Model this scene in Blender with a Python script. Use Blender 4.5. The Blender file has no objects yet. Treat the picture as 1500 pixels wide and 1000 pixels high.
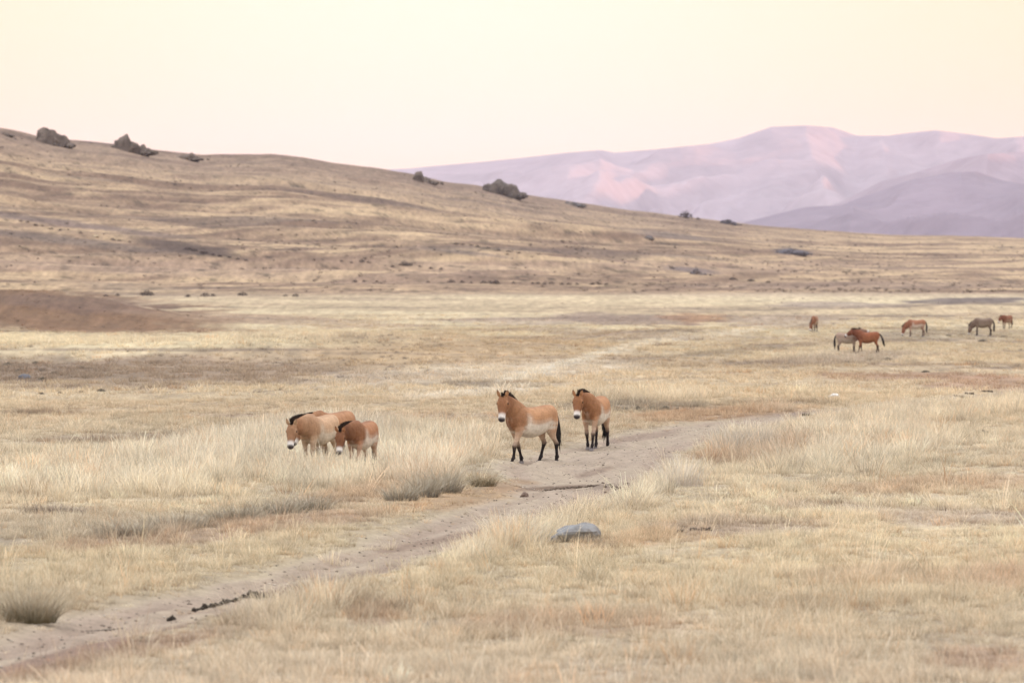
import bpy, bmesh, math, random, time
T0=time.time()
def tick(n): print('TICK',n,round(time.time()-T0,1))
import numpy as np
from mathutils import Vector, kdtree
R = math.radians
random.seed(7); RNG = np.random.default_rng(11)
scene = bpy.context.scene
COL = scene.collection

# ------------------------------------------------------------------ camera model
F = 200/36*1500; CAMZ = 4.0; HOR = 415.0
PITCH = math.atan((500-HOR)/F)
cp, sp = math.cos(PITCH), math.sin(PITCH)
def project(x, y, z):
    v = z-CAMZ
    df = y*cp - v*sp; up = y*sp + v*cp
    df = np.maximum(df, 0.1)
    return 750+F*x/df, 500-F*up/df

# ------------------------------------------------------------------ noise
def _hash(ix, iy, seed):
    n = (ix.astype(np.int64)*374761393 + iy.astype(np.int64)*668265263 + seed*974634777) & 0xffffffff
    n = ((n ^ (n >> 13))*1274126177) & 0xffffffff
    n = n ^ (n >> 16)
    return (n & 0xffffff)/float(0xffffff)
def vnoise(x, y, seed=0):
    x = np.asarray(x, float); y = np.asarray(y, float)
    ix = np.floor(x); iy = np.floor(y); fx = x-ix; fy = y-iy
    fx = fx*fx*(3-2*fx); fy = fy*fy*(3-2*fy)
    a = _hash(ix, iy, seed); b = _hash(ix+1, iy, seed); c = _hash(ix, iy+1, seed); d = _hash(ix+1, iy+1, seed)
    return (a*(1-fx)+b*fx)*(1-fy) + (c*(1-fx)+d*fx)*fy
def fbm(x, y, seed=0, o=4, g=0.5):
    s = 0; a = 1; t = 0
    for i in range(o):
        s = s + a*vnoise(x*2**i+17.3*i, y*2**i-9.1*i, seed+i); t += a; a *= g
    return s/t*2-1
def sstep(a, b, x):
    t = np.clip((x-a)/(b-a), 0, 1); return t*t*(3-2*t)
def gauss(x, m, s): return np.exp(-0.5*((x-m)/s)**2)

# ------------------------------------------------------------------ terrain
SKX = np.array([-1500,-900,-300,0,60,120,190,250,300,350,400,440,500,560,600,650,700,760,800,860,900,1000,1100,1200,1300,1400,1500,1800,2400,3200])
SKY = np.array([230,190,180,188,200,207,214,222,227,227,226,231,240,248,253,265,272,284,290,298,304,317,329,338,344,346,348,352,365,380])
PD = np.array([0,15,30,42,80,122,200,300,362,450,520,580,640,700,750,900,40000.])
PZ = np.array([2.3,1.8,.55,.15,.05,.12,0.0,-.25,-.4,-.42,-.35,.2,.9,1.9,2.65,3.4,3.4])
def ridge_dist(u):
    return np.interp(u, [-.3,-.09,0,.09,.3], [1250,1400,1750,2500,3200])
FOOT = 740.
def Hbase(x, y):
    x = np.asarray(x, float); y = np.asarray(y, float)
    d = np.hypot(x, y); front = sstep(-.2, .6, y/np.maximum(d, 1e-3))
    u = np.clip(x/np.maximum(y, 1e-3), -.45, .45); u = np.where(y <= 0, np.sign(x)*.45, u)
    z = np.interp(d, PD, PZ)
    # hill
    S = np.interp(750+F*u, SKX, SKY) + 1.5*fbm(u*160, u*0+3, 5, 3)
    Rd = ridge_dist(u)
    t = (d-FOOT)/(Rd-FOOT)
    Y = 430.5 + (S-430.5)*np.clip(t, 0, 1)**.92
    zh = CAMZ + d*(HOR-Y)/F
    zr = CAMZ + Rd*(HOR-S)/F
    back = zr*np.exp(-((np.maximum(t, 1)-1)/0.55)**2)
    tt = np.clip(t, 0, 1)
    amp = sstep(.02, .15, tt)*(1-sstep(.86, .99, tt))
    und = fbm(u*9+1, tt*13+u*4, 21, 4)*3.2*amp + fbm(u*30, tt*42+u*10, 33, 3)*1.1*amp
    zh = np.where(t < 1, zh+und, back)
    w = sstep(0, .05, t)*front
    z = z*(1-w) + zh*w
    z = np.where(d > 6000, z*np.exp(-((d-6000)/5000)**2), z)
    near = 1-sstep(700, 900, d)
    # knoll on the left
    kx = -50.0
    gx = np.where(x < kx, 1-0.25*sstep(0, 60, kx-x), np.exp(-np.abs((x-kx)/15.5)**2.2))
    z = z + near*(3.35+.25*fbm(x*.12, d*.05, 7, 3))*gx*np.exp(-np.abs((d-560)/30)**2.4)
    z = z + near*(.8*gauss(x, -4, 9)*gauss(d, 345, 26))*(1+.3*fbm(x*.3, y*.08, 8, 3))
    z = z + near*(.7*gauss(x, 9, 7)*gauss(d, 505, 16))
    z = z + near*(.9*gauss(x, 52, 14)*gauss(d, 640, 14))
    z = z + near*.9*sstep(0, 14, -x-2)*(sstep(300, 318, d+5*fbm(x*.12, x*0, 9, 3))*(1-sstep(330, 420, d)))
    z = z + near*.8*gauss(d, 455, 14)*sstep(4, 12, x)*(1-sstep(30, 45, x))
    sc = np.clip(d/120, .4, 3)
    z = z + near*(.16*fbm(x/14, y/22, 41, 3) + .035*sc*fbm(x/1.9, y/3.0, 44, 3))
    return z

def hit(px, py, fn=Hbase):
    u = (px-750)/F; v = (500-py)/F
    dx, dy, dz = u, cp+v*sp, v*cp-sp
    t = np.geomspace(20, 30000, 6000)
    X = dx*t; Y = dy*t; Z = CAMZ+dz*t
    g = fn(X, Y)
    k = np.argmax(Z < g)
    if not (Z < g).any(): k = 5000
    a, b = t[max(k-1, 0)], t[k]
    tt = np.linspace(a, b, 60); g = fn(dx*tt, dy*tt); k = np.argmax(CAMZ+dz*tt < g); s = tt[k]
    return dx*s, dy*s

ROAD_PX = [(-260,1010),(-100,962),(0,930),(60,906),(140,888),(230,873),(330,848),(420,824),(500,800),(560,778),(620,758),(690,738),(740,722),
           (770,712),(745,704),(715,692),(722,680),(760,668),(800,660),(842,652),(880,643),(930,630),(1000,620),(1090,609),(1180,600),(1260,594),(1340,586),
           (1420,577),(1500,570),(1640,560),(1800,552),
           (1800,562),(1640,570),(1500,579),(1420,588),(1340,597),(1260,606),(1190,613),(1130,627),(1060,642),(1020,655),(1000,672),(975,692),
           (925,716),(865,740),(800,762),(720,787),(640,812),(540,846),(450,866),(360,892),(250,922),(140,950),(60,975),(0,992),(-120,1030),(-260,1075)]
tick('a')
ROAD = np.array([hit(*p) for p in ROAD_PX])
def poly_sd(x, y, P):
    """signed distance, positive inside"""
    shp = x.shape; x = x.ravel(); y = y.ravel()
    dmin = np.full(x.shape, 1e9); ins = np.zeros(x.shape, bool)
    n = len(P)
    for i in range(n):
        ax, ay = P[i]; bx, by = P[(i+1) % n]
        ex, ey = bx-ax, by-ay; L = ex*ex+ey*ey+1e-9
        t = np.clip(((x-ax)*ex+(y-ay)*ey)/L, 0, 1)
        # depth is foreshortened: measure along depth at 1/5
        dd = np.hypot(x-ax-t*ex, (y-ay-t*ey)/4.0)
        dmin = np.minimum(dmin, dd)
        c = ((ay > y) != (by > y)) & (x < (bx-ax)*(y-ay)/(by-ay+1e-12)+ax)
        ins ^= c
    return np.where(ins, dmin, -dmin).reshape(shp)
def road_sd(x, y):
    x = np.asarray(x, float); y = np.asarray(y, float)
    m = (y > 45) & (y < 330) & (np.abs(x) < 45)
    out = np.full(x.shape, -9.0)
    if m.any(): out[m] = poly_sd(x[m], y[m], ROAD)
    return out + .30*fbm(x*1.1, y*.5, 61, 5, .65)
MOUNDS = [(hit(745,690),.9,3.0,.16),(hit(800,700),.8,2.2,-.12),(hit(905,668),1.1,4,.12),(hit(880,690),.9,2.2,-.10),(hit(960,672),.7,3,.12),(hit(1000,640),.8,4,.1),(hit(850,720),.7,2,.08)]
def H(x, y, sd=None):
    z = Hbase(x, y)
    if sd is None: sd = road_sd(np.atleast_1d(x), np.atleast_1d(y)); sd = sd if np.ndim(x) else sd[0]
    z = z - .09*sstep(-.15, .35, sd)
    z = z + (.03*np.sin(sd*9) + .11*fbm(x*1.4, y*.45, 171, 5))*sstep(.0, .4, sd)
    for (mx, my), sx, sy, h in MOUNDS:
        z = z + h*gauss(x, mx, sx)*gauss(y, my, sy)
    return z
def at(px, py):
    x, y = hit(px, py, H); return Vector((x, y, float(H(np.array([x]), np.array([y]))[0])))

# ------------------------------------------------------------------ colours
def s2l(c):
    c = np.asarray(c, float)/255
    return np.where(c <= .04045, c/12.92, ((c+.055)/1.055)**2.4)
K_GROUND = 1/1.68
# (cx, cy, rx, ry, slope, colour, strength)
PATCH = [
 (70,454,310,38,.10,(136,103,78),1.0),(110,445,170,14,.05,(126,100,90),.7),
 (150,545,480,26,0,(160,138,118),.8),(120,497,360,11,0,(222,204,168),.8),(520,478,240,10,0,(220,202,166),.7),(650,440,500,7,0,(214,192,158),.6),(1250,457,220,6,0,(222,200,164),.8),(1200,430,330,5,0,(206,184,158),.6),(300,512,340,3,0,(130,112,98),.6),(60,540,120,20,0,(148,128,112),.5),(420,470,260,8,.05,(180,152,128),.6),
 (650,515,260,26,0,(196,168,132),.75),(300,500,420,12,0,(212,194,158),.7),
 (910,467,130,10,.03,(150,128,116),.75),(1020,466,60,8,.02,(170,128,98),.7),(760,470,130,6,0,(176,156,142),.5),
 (1420,440,110,5,-.02,(112,98,98),.95),(1230,446,110,5,0,(168,150,138),.7),(1150,470,120,12,0,(170,150,134),.6),
 (1330,551,130,8,.0,(172,138,114),.7),(1450,560,110,14,0,(184,148,124),.6),(1230,525,140,8,-.05,(166,146,128),.6),
 (1390,490,160,10,0,(176,160,138),.5),(700,545,280,16,-.05,(204,188,168),.6),
 (690,575,130,7,-.10,(216,202,182),.7),(800,540,120,7,-.28,(216,204,184),.75),(930,506,110,6,-.24,(218,204,180),.75),(1060,488,120,5,-.12,(216,200,174),.6),(640,500,230,16,.02,(190,162,128),.6),(860,487,180,6,.03,(176,152,126),.6),(1010,520,170,4,-.10,(166,148,126),.6),(1180,507,150,3,-.10,(170,150,128),.5),
 (930,596,110,8,.0,(158,144,126),.7),(1120,590,120,5,0,(160,140,116),.6),(1060,606,160,9,-.05,(196,160,128),.6),
 (720,563,120,5,0,(158,142,126),.6),(300,640,420,7,-.02,(166,150,134),.55),(500,610,260,6,0,(186,166,150),.5),(50,605,120,4,0,(150,128,108),.7),
 (120,646,130,5,0,(152,130,112),.7),
 (300,780,300,14,-.11,(184,152,128),.6),(560,715,140,20,-.15,(196,158,126),.5),(330,760,260,9,-.14,(158,142,122),.5),
 (80,748,60,7,0,(130,112,96),.7),(60,770,200,30,-.05,(178,164,146),.5),
 (690,728,110,14,-.15,(200,166,128),.8),(760,715,60,10,.1,(186,150,118),.6),
 (1090,668,120,18,-.1,(176,146,120),.7),(1400,710,170,12,-.05,(190,158,130),.5),(1430,760,160,18,0,(178,160,146),.6),
 (960,790,190,12,-.12,(198,164,130),.5),(1100,772,140,12,0,(176,158,142),.6),(1210,745,90,8,0,(176,158,142),.5),
 (1470,850,70,22,0,(190,154,130),.45),(1300,850,160,18,.0,(190,160,134),.35),(820,915,190,20,0,(190,158,132),.45),
 (1440,965,90,26,0,(186,148,126),.5),(550,900,60,20,0,(180,150,124),.6),(1180,890,130,16,0,(176,156,130),.5),
 (130,965,260,16,-.2,(158,130,112),.7),
]
YT = [180,260,330,400,425,440,465,485,520,560,600,650,700,760,830,900,1000]
CT = np.array([(168,146,128),(190,166,136),(186,162,136),(184,158,136),(196,172,146),(206,186,154),(202,180,146),(206,188,154),(200,178,146),
      (206,184,152),(206,186,156),(206,190,164),(210,194,166),(210,192,162),(212,194,162),(208,190,162),(208,190,166)], float)
def ground_rgb(x, y, z):
    px, py = project(x, y, z)
    d = np.hypot(x, y)
    c = np.stack([np.interp(py, YT, CT[:, i]) for i in range(3)], -1)
    wx = 60*fbm(x*.09, y*.05, 71, 3); 
    n2 = fbm(x*.35, y*.09, 73, 4)
    n3 = .12*fbm(px/18, py/4, 75, 3)
    for cx, cy, rx, ry, sl, col, st in PATCH:
        dx = px-cx; dy = py-cy-sl*dx
        q = np.sqrt((dx/rx)**2+(dy/ry)**2) + .55*n2 + n3
        w = (st*(1-sstep(.55, 1.15, q)))[..., None]
        c = c*(1-w) + np.array(col)*w
    # hill streaks
    u = x/np.maximum(y, 1); Rd = ridge_dist(u); t = (d-FOOT)/(Rd-FOOT)
    hm = sstep(-.02, .04, t)
    tt = t + .05*fbm(u*12, t*3, 81, 3) - u*.35
    s1 = fbm(u*11, tt*26, 83, 4); s2 = fbm(u*30, tt*90, 85, 4); s3 = fbm(u*160, tt*170, 87, 3)
    str_ = np.clip(.5 + 1.35*s1*.6 + .95*s2 + .8*s3, 0, 1)
    hc = np.array((138,112,94.))[None]*(1-str_[..., None]) + np.array((206,177,142.))[None]*str_[..., None]
    dk = sstep(.30, .55, fbm(u*16+5, tt*34, 91, 4))[..., None]
    hc = hc*(1-.32*dk) + np.array((96,84,84.))*.32*dk
    top = sstep(.70, .97, t + .08*s1)[..., None]*.55*(1-sstep(.0, .08, u))[..., None]
    hc = hc*(1-top) + np.array((142,120,108.))*top
    HP = [(270,362,95,9,.17,(96,78,70),.85),(120,330,170,6,.12,(120,102,98),.7),(700,372,90,4,.1,(120,104,100),.6),(1160,368,28,5,.08,(96,86,92),.8),  # first patch: gully shade and dark brush put into the slope colour
          (100,352,130,6,.12,(120,104,96),.6),(980,344,70,5,.12,(134,118,112),.6),(700,390,900,12,.0,(178,150,130),.4),(250,395,500,14,.05,(178,150,128),.5),
          (1010,395,50,5,.1,(112,98,100),.7),(1270,418,300,7,0,(164,140,124),.5)]
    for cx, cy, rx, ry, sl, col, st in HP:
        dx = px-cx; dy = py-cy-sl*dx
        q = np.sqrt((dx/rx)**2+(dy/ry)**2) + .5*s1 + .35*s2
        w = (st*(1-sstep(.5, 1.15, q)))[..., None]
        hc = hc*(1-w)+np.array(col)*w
    dots = sstep(.42, .6, fbm(u*420, tt*230, 93, 2))[..., None]; hc = hc*(1-.3*dots)
    hm = hm[..., None]
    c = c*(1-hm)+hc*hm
    # streaky variation on the plain
    pn = fbm(x*.08/np.maximum(d/150, 1)+3, y*.045/np.maximum(d/150, 1)**1.3, 95, 5)[..., None]*(1-hm)
    lg = np.log(np.maximum(d, 5))*22
    lg = lg + 1.7*fbm(u*7, lg*.16, 195, 3) + u*7*sstep(-.03, .06, u)
    st1 = fbm(u*16, lg*1.3, 191, 4)[..., None]; st2 = fbm(u*45, lg*4, 193, 3)[..., None]; farw = sstep(180, 320, d)[..., None]*(1-hm)
    c = c*(1+.10*pn)
    kk = np.clip(.25+1.5*(st1+.5*st2), 0, 1)*farw
    c = c*(1-.55*kk)+np.array((172,148,124.))*.55*kk
    dk2 = sstep(.28, .5, st2+.5*st1)*farw; c = c*(1-.45*dk2)+np.array((124,108,96.))*.45*dk2
    up2 = sstep(.15, .5, -st1)*farw; c = c*(1-.5*up2)+np.array((226,208,174.))*.5*up2
    red = sstep(.1, .5, fbm(x*.16, y*.05, 97, 4))[..., None]*(1-hm)
    c = c*(1-.15*red)+np.array((196,166,138.))*.15*red
    for cx, cy, rx, ry, sl, col, st in PATCH:
        if cy > 612: continue
        dx = px-cx; dy = py-cy-sl*dx
        q = np.sqrt((dx/rx)**2+(dy/ry)**2) + .55*n2 + n3
        w = (.6*st*(1-sstep(.5, 1.1, q)))[..., None]*(1-hm)
        dark_ = np.array(col)*(.93 if sum(col) < 500 else 1.0)
        c = c*(1-w) + dark_*w
    return np.clip(c, 20, 250)

# ------------------------------------------------------------------ helpers
def tag(o, label=None, cat=None, group=None, kind=None):
    if label: o['label'] = label
    if cat: o['category'] = cat
    if group: o['group'] = group
    if kind: o['kind'] = kind
    return o
def empty(name, loc=(0,0,0), rz=0, s=1):
    o = bpy.data.objects.new(name, None); COL.objects.link(o); o.location = loc; o.rotation_euler = (0,0,rz); o.scale = (s,s,s)
    o.empty_display_size = .2
    return o
def mesh_np(name, V, Q, smooth=True):
    me = bpy.data.meshes.new(name)
    V = np.asarray(V, np.float32); Q = np.asarray(Q, np.int32); k = Q.shape[1]
    me.vertices.add(len(V)); me.vertices.foreach_set('co', V.ravel())
    me.loops.add(Q.size); me.loops.foreach_set('vertex_index', Q.ravel())
    me.polygons.add(len(Q)); me.polygons.foreach_set('loop_start', np.arange(0, Q.size, k, dtype=np.int32))
    me.polygons.foreach_set('use_smooth', np.full(len(Q), smooth))
    me.update(calc_edges=True); me.validate()
    return me
def set_col(me, rgb, name='col'):
    a = me.color_attributes.new(name, 'FLOAT_COLOR', 'POINT')
    c = np.ones((len(rgb), 4), np.float32); c[:, :3] = rgb
    a.data.foreach_set('color', c.ravel())
def link(name, me, mat, parent=None):
    o = bpy.data.objects.new(name, me); COL.objects.link(o)
    if mat and not me.materials: me.materials.append(mat)
    if parent: o.parent = parent
    return o
def newmat(name):
    m = bpy.data.materials.new(name); m.use_nodes = True; nt = m.node_tree; nt.nodes.clear()
    return m, nt.nodes, nt.links
def col_mat(name, scales=(3, 14), amt=.25, rough=.95, bump=.3, bump_scale=20, stretch=(1,1,1), attr='col', bdist=.05, detail=6):
    m, N, L = newmat(name)
    out = N.new('ShaderNodeOutputMaterial'); b = N.new('ShaderNodeBsdfPrincipled')
    b.inputs['Roughness'].default_value = rough; b.inputs['Specular IOR Level'].default_value = .15
    a = N.new('ShaderNodeAttribute'); a.attribute_name = attr
    g = N.new('ShaderNodeNewGeometry'); vm = N.new('ShaderNodeVectorMath'); vm.operation = 'MULTIPLY'; vm.inputs[1].default_value = stretch
    L.new(g.outputs['Position'], vm.inputs[0])
    cur = a.outputs['Color']
    for i, s in enumerate(scales):
        n = N.new('ShaderNodeTexNoise'); n.inputs['Scale'].default_value = s; n.inputs['Detail'].default_value = detail; n.inputs['Roughness'].default_value = .65
        L.new(vm.outputs[0], n.inputs['Vector'])
        mr = N.new('ShaderNodeMapRange'); mr.inputs['From Min'].default_value = .25; mr.inputs['From Max'].default_value = .75
        mr.inputs['To Min'].default_value = 1-amt; mr.inputs['To Max'].default_value = 1+amt
        L.new(n.outputs[0], mr.inputs['Value'])
        mx = N.new('ShaderNodeVectorMath'); mx.operation = 'SCALE'; L.new(cur, mx.inputs[0]); L.new(mr.outputs[0], mx.inputs['Scale'])
        cur = mx.outputs[0]
    L.new(cur, b.inputs['Base Color'])
    if bump:
        n = N.new('ShaderNodeTexNoise'); n.inputs['Scale'].default_value = bump_scale; n.inputs['Detail'].default_value = 5
        L.new(vm.outputs[0], n.inputs['Vector'])
        bp = N.new('ShaderNodeBump'); bp.inputs['Strength'].default_value = bump; bp.inputs['Distance'].default_value = bdist
        L.new(n.outputs[0], bp.inputs['Height']); L.new(bp.outputs[0], b.inputs['Normal'])
    L.new(b.outputs[0], out.inputs[0])
    return m

# ------------------------------------------------------------------ ground sheet
th_f = np.arange(-.125, .1251, .0007)
th_side = np.concatenate([.125+np.cumsum(np.geomspace(.0015, .30, 60))])
th_side = th_side*1.0
th_side = th_side[th_side < math.pi-.02]
th = np.concatenate([-th_side[::-1], th_f, th_side])
rr = [1.5]
while rr[-1] < 21200:
    r = rr[-1]
    k = .06 if r < 38 else (.0016 if r < 330 else (.0022 if r < 2800 else (.03 if r < 9000 else .1)))
    rr.append(r*(1+k))
rr = np.array(rr); nr, ntn = len(rr), len(th)
TH, RR = np.meshgrid(th, rr)
GX = RR*np.sin(TH); GY = RR*np.cos(TH)
SD = road_sd(GX, GY)
GZ = H(GX, GY, SD)
closed = False
idx = np.arange(nr*ntn).reshape(nr, ntn)
Q = np.stack([idx[:-1, :-1], idx[:-1, 1:], idx[1:, 1:], idx[1:, :-1]], -1).reshape(-1, 4)
# seam behind the camera
Qs = np.stack([idx[:-1, -1], idx[:-1, 0], idx[1:, 0], idx[1:, -1]], -1)
V = np.stack([GX.ravel(), GY.ravel(), GZ.ravel()], -1)
V2 = np.vstack([V, [[0, 0, float(GZ[0].mean())]]]); c0 = len(V)
me = mesh_np('ground', V2, np.vstack([Q, Qs])[:, ::-1])
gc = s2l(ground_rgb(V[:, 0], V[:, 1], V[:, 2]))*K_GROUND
nearw = (1-sstep(150, 260, RR.ravel()))[:, None]*.5; gc = gc*(1-nearw)+nearw*np.minimum(gc*.85, 1)*.0+nearw*(.35*gc+.5*s2l((166,142,118))*K_GROUND)
set_col(me, np.vstack([gc, gc[:1]]))
m_ground = col_mat('dry_steppe_ground', (.9, 7), .2, bump=.5, bump_scale=6, bdist=.12, stretch=(1, .4, 1))
def add_streaks(m, specs):
    N, L = m.node_tree.nodes, m.node_tree.links; b = [n for n in N if n.type == 'BSDF_PRINCIPLED'][0]; cur = b.inputs['Base Color'].links[0].from_socket
    g = N.new('ShaderNodeNewGeometry')
    for st, sc_, am in specs:
        vm = N.new('ShaderNodeVectorMath'); vm.operation = 'MULTIPLY'; vm.inputs[1].default_value = st; L.new(g.outputs['Position'], vm.inputs[0])
        n = N.new('ShaderNodeTexNoise'); n.inputs['Scale'].default_value = sc_; n.inputs['Detail'].default_value = 4; n.inputs['Roughness'].default_value = .7; L.new(vm.outputs[0], n.inputs['Vector'])
        mr = N.new('ShaderNodeMapRange'); mr.inputs['From Min'].default_value = .3; mr.inputs['From Max'].default_value = .7; mr.inputs['To Min'].default_value = 1-am; mr.inputs['To Max'].default_value = 1+am*.8; L.new(n.outputs[0], mr.inputs['Value'])
        mx = N.new('ShaderNodeVectorMath'); mx.operation = 'SCALE'; L.new(cur, mx.inputs[0]); L.new(mr.outputs[0], mx.inputs['Scale']); cur = mx.outputs[0]
    L.new(cur, b.inputs['Base Color'])
add_streaks(m_ground, [((.5,.05,0), 1.0, .22), ((.12,.022,0), 1.0, .16), ((1.4,.11,0), 1.0, .22)])
ground = tag(link('ground', me, m_ground), kind='structure')

# track sheet on the same grid
fm = (SD[:-1, :-1]+SD[:-1, 1:]+SD[1:, 1:]+SD[1:, :-1])/4
fm = fm.ravel() > 0
Qt = Q[fm]; used = np.unique(Qt); remap = np.full(len(V), -1); remap[used] = np.arange(len(used))
Vt = V[used].copy(); Vt[:, 2] += .006
me = mesh_np('dirt_track', Vt, remap[Qt][:, ::-1])
sdu = SD.ravel()[used]; tx, ty = Vt[:, 0], Vt[:, 1]; tpx, tpy = project(tx, ty, Vt[:, 2])
base = np.ones((len(used), 3))*np.array((184, 166, 146.))
w = sstep(-.1, .25, fbm(tx*1.2, ty*.25, 101, 4))[:, None]; base = base*(1-.35*w)+np.array((176,156,142.))*.35*w
rut = (gauss(sdu, .5, .13)*.8 + .5*sstep(.35, .6, fbm(tx*.7, ty*.12, 105, 4)))[:, None]; base = base*(1-rut*.6)+np.array((160,138,122.))*rut*.6
edge = (1-sstep(0, .3, sdu))[:, None]; base = base*(1-edge*.75)+ground_rgb(tx, ty, Vt[:, 2])*.92*edge*.75
for cx, cy, rx, ry, sl, col, st in [(810,714,75,4,-.05,(128,106,90),.9),(870,692,45,6,-.3,(146,124,108),.7),(905,712,60,6,0,(140,122,108),.7),(940,640,90,5,-.15,(150,128,114),.6),
        (640,792,110,6,-.2,(148,126,110),.8),(480,850,150,5,-.2,(150,130,114),.7),(420,870,60,7,0,(120,98,84),.85),(130,950,250,9,-.25,(142,116,102),.8),(950,600,60,5,0,(150,130,110),.5),
        (760,705,40,5,.1,(168,140,112),.8),(1250,600,160,5,-.07,(150,130,118),.6)]:
    dx = tpx-cx; dy = tpy-cy-sl*dx; q = np.sqrt((dx/rx)**2+(dy/ry)**2)+.5*fbm(tx*1.5, ty*.4, 108, 3)
    wv = (st*(1-sstep(.5, 1.1, q)))[:, None]; base = base*(1-wv)+np.array(col)*wv
set_col(me, s2l(base)*K_GROUND)
m_track = col_mat('packed_dirt', (2.2, 16), .2, bump=.9, bump_scale=9, bdist=.06, stretch=(1, .6, 1))
tag(link('dirt_track', me, m_track), kind='structure')

tick('ground')
# ------------------------------------------------------------------ mountains
def mountain(name, skx, sky, D, Wf, Wb, base_py, seed, spur, u0, u1, mat_rgb, amp2=.35, spurs=()):
    us = np.linspace(u0, u1, 900); ds = np.concatenate([np.linspace(D-Wf, D, 200), np.linspace(D, D+Wb, 40)[1:]])
    U, Dd = np.meshgrid(us, ds)
    S = np.interp(750+F*U, skx, sky); top = CAMZ+D*(HOR-S)/F
    t = np.where(Dd <= D, (Dd-(D-Wf))/Wf, 1-(Dd-D)/Wb); t = np.clip(t, 0, 1)
    X = U*Dd
    prof = t**1.35
    z = top*prof
    wx = X + 900*fbm(X/2600, Dd/2600, seed+7, 3)
    rid = 1-np.abs(fbm(wx/spur + (1-t)*1.2, Dd/(spur*3.2), seed, 4))*2
    rid2 = fbm(wx/(spur*.33), Dd/(spur*.8), seed+3, 4)
    a = np.sin(np.pi*np.clip(t, 0, 1))**.8
    z = z + top*amp2*(rid-.55)*a*1.0 + top*.07*rid2*a
    for spx, amp, wl, wr, drift, r0, r1 in spurs:      # rib running down toward the plain, steeper on its right side
        pxx = 750+F*U + (1-t)*drift + 9*fbm(t*9, t*0+spx, seed+20, 3)
        q = np.where(pxx < spx, 1-(spx-pxx)/wl, 1-(pxx-spx)/wr); q = np.clip(q, 0, 1)
        z = z + 1.25*amp*q**1.1*sstep(r0, r0+.1, t)*(1-sstep(r1-.04, r1, t))*(.8+.4*fbm(t*7, U*60, seed+21, 3))
    z = z + top*.055*fbm(X/120, Dd/300, seed+30, 4)*a
    z = np.minimum(z, CAMZ + Dd*(HOR-S)/F*1.0) if True else z
    z = np.maximum(z, -20+ 0*z)
    z = np.where(t <= 0, -30, z)
    nu, nd = len(us), len(ds); ix = np.arange(nu*nd).reshape(nd, nu)
    Qm = np.stack([ix[:-1, :-1], ix[:-1, 1:], ix[1:, 1:], ix[1:, :-1]], -1).reshape(-1, 4)
    me = mesh_np(name, np.stack([X.ravel(), Dd.ravel(), z.ravel()], -1), Qm)
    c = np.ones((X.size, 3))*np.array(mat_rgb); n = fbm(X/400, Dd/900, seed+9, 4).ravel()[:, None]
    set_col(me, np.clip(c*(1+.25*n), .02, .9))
    return tag(link(name, me, m_mount), kind='structure')
m_mount = col_mat('bare_mountain_slope', (.004, .015), .15, bump=.6, bump_scale=.01, bdist=25)
far_x = [-1500,0,300,500,560,600,640,700,760,830,880,900,960,1040,1080,1130,1180,1220,1255,1300,1330,1370,1420,1460,1500,1700,2000,2600]
far_y = [330,300,275,255,249,247,243,238,232,224,220,224,219,211,203,186,184,187,199,199,195,191,197,203,200,185,200,260]
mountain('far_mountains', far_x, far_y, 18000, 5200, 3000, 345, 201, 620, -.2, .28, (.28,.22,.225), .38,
    spurs=[(1178,75,170,70,-60,.35,1.0),(1290,45,60,50,-30,.4,1.0),(1370,40,60,50,-40,.4,1.0),(1480,55,80,60,-20,.4,1.0),(1010,45,120,60,-30,.4,.98),(875,40,120,50,0,.5,1.0),(830,60,160,90,-20,.1,.6),(700,45,90,60,0,.1,.7),(960,40,120,60,0,.1,.5)])
mid_x = [1000,1180,1240,1290,1330,1400,1440,1500,1700,2100]; mid_y = [352,318,292,266,256,234,226,222,215,260]
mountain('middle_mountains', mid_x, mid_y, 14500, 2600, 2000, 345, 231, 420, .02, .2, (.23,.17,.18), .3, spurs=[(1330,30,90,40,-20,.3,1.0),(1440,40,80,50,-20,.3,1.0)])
near_x = [900,1050,1100,1180,1230,1267,1333,1390,1430,1467,1500,1650,2000]; near_y = [352,338,323,303,301,287,264,253,251,264,270,262,300]
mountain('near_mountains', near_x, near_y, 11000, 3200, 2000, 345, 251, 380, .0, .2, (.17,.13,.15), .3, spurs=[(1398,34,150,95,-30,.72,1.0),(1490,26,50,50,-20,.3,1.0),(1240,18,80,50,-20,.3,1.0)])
# hills added out of view at right to block the low sun
def blocker_ridge(name, x0, y0, y1, h, wdt, seed, h2=None):
    ys = np.linspace(y0, y1, 120); s = np.linspace(-1, 1, 50); Sg, Yg = np.meshgrid(s, ys)
    prof = (1-np.abs(Sg)**1.6); end = sstep(0, .12, (Yg-y0)/(y1-y0))*sstep(0, .12, (y1-Yg)/(y1-y0))
    hh = h if h2 is None else np.interp(Yg, h2[0], h2[1])
    z = hh*prof*end*(1+.22*fbm(Yg/900, Sg*1.5, seed, 4)) - 10
    X = x0+Sg*wdt+120*fbm(Yg/1200, Sg, seed+2, 2)
    ix = np.arange(Sg.size).reshape(Sg.shape); Qm = np.stack([ix[:-1, :-1], ix[:-1, 1:], ix[1:, 1:], ix[1:, :-1]], -1).reshape(-1, 4)
    me = mesh_np(name, np.stack([X.ravel(), Yg.ravel(), z.ravel()], -1), Qm)
    set_col(me, np.ones((Sg.size, 3))*np.array((.34,.27,.2)))
    return tag(link(name, me, m_mount), kind='structure')
blocker_ridge('sun_blocker_hills', 3000, -5500, 7500, 420, 1100, 301)
blocker_ridge('sun_blocker_hills', 5200, 5500, 20500, 480, 1300, 311, ([5500,9500,12500,15500,20000],[470,486,560,640,640]))  # added ridge, crest shaped so only upper mountain slopes catch sun

tick("mountains")

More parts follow.
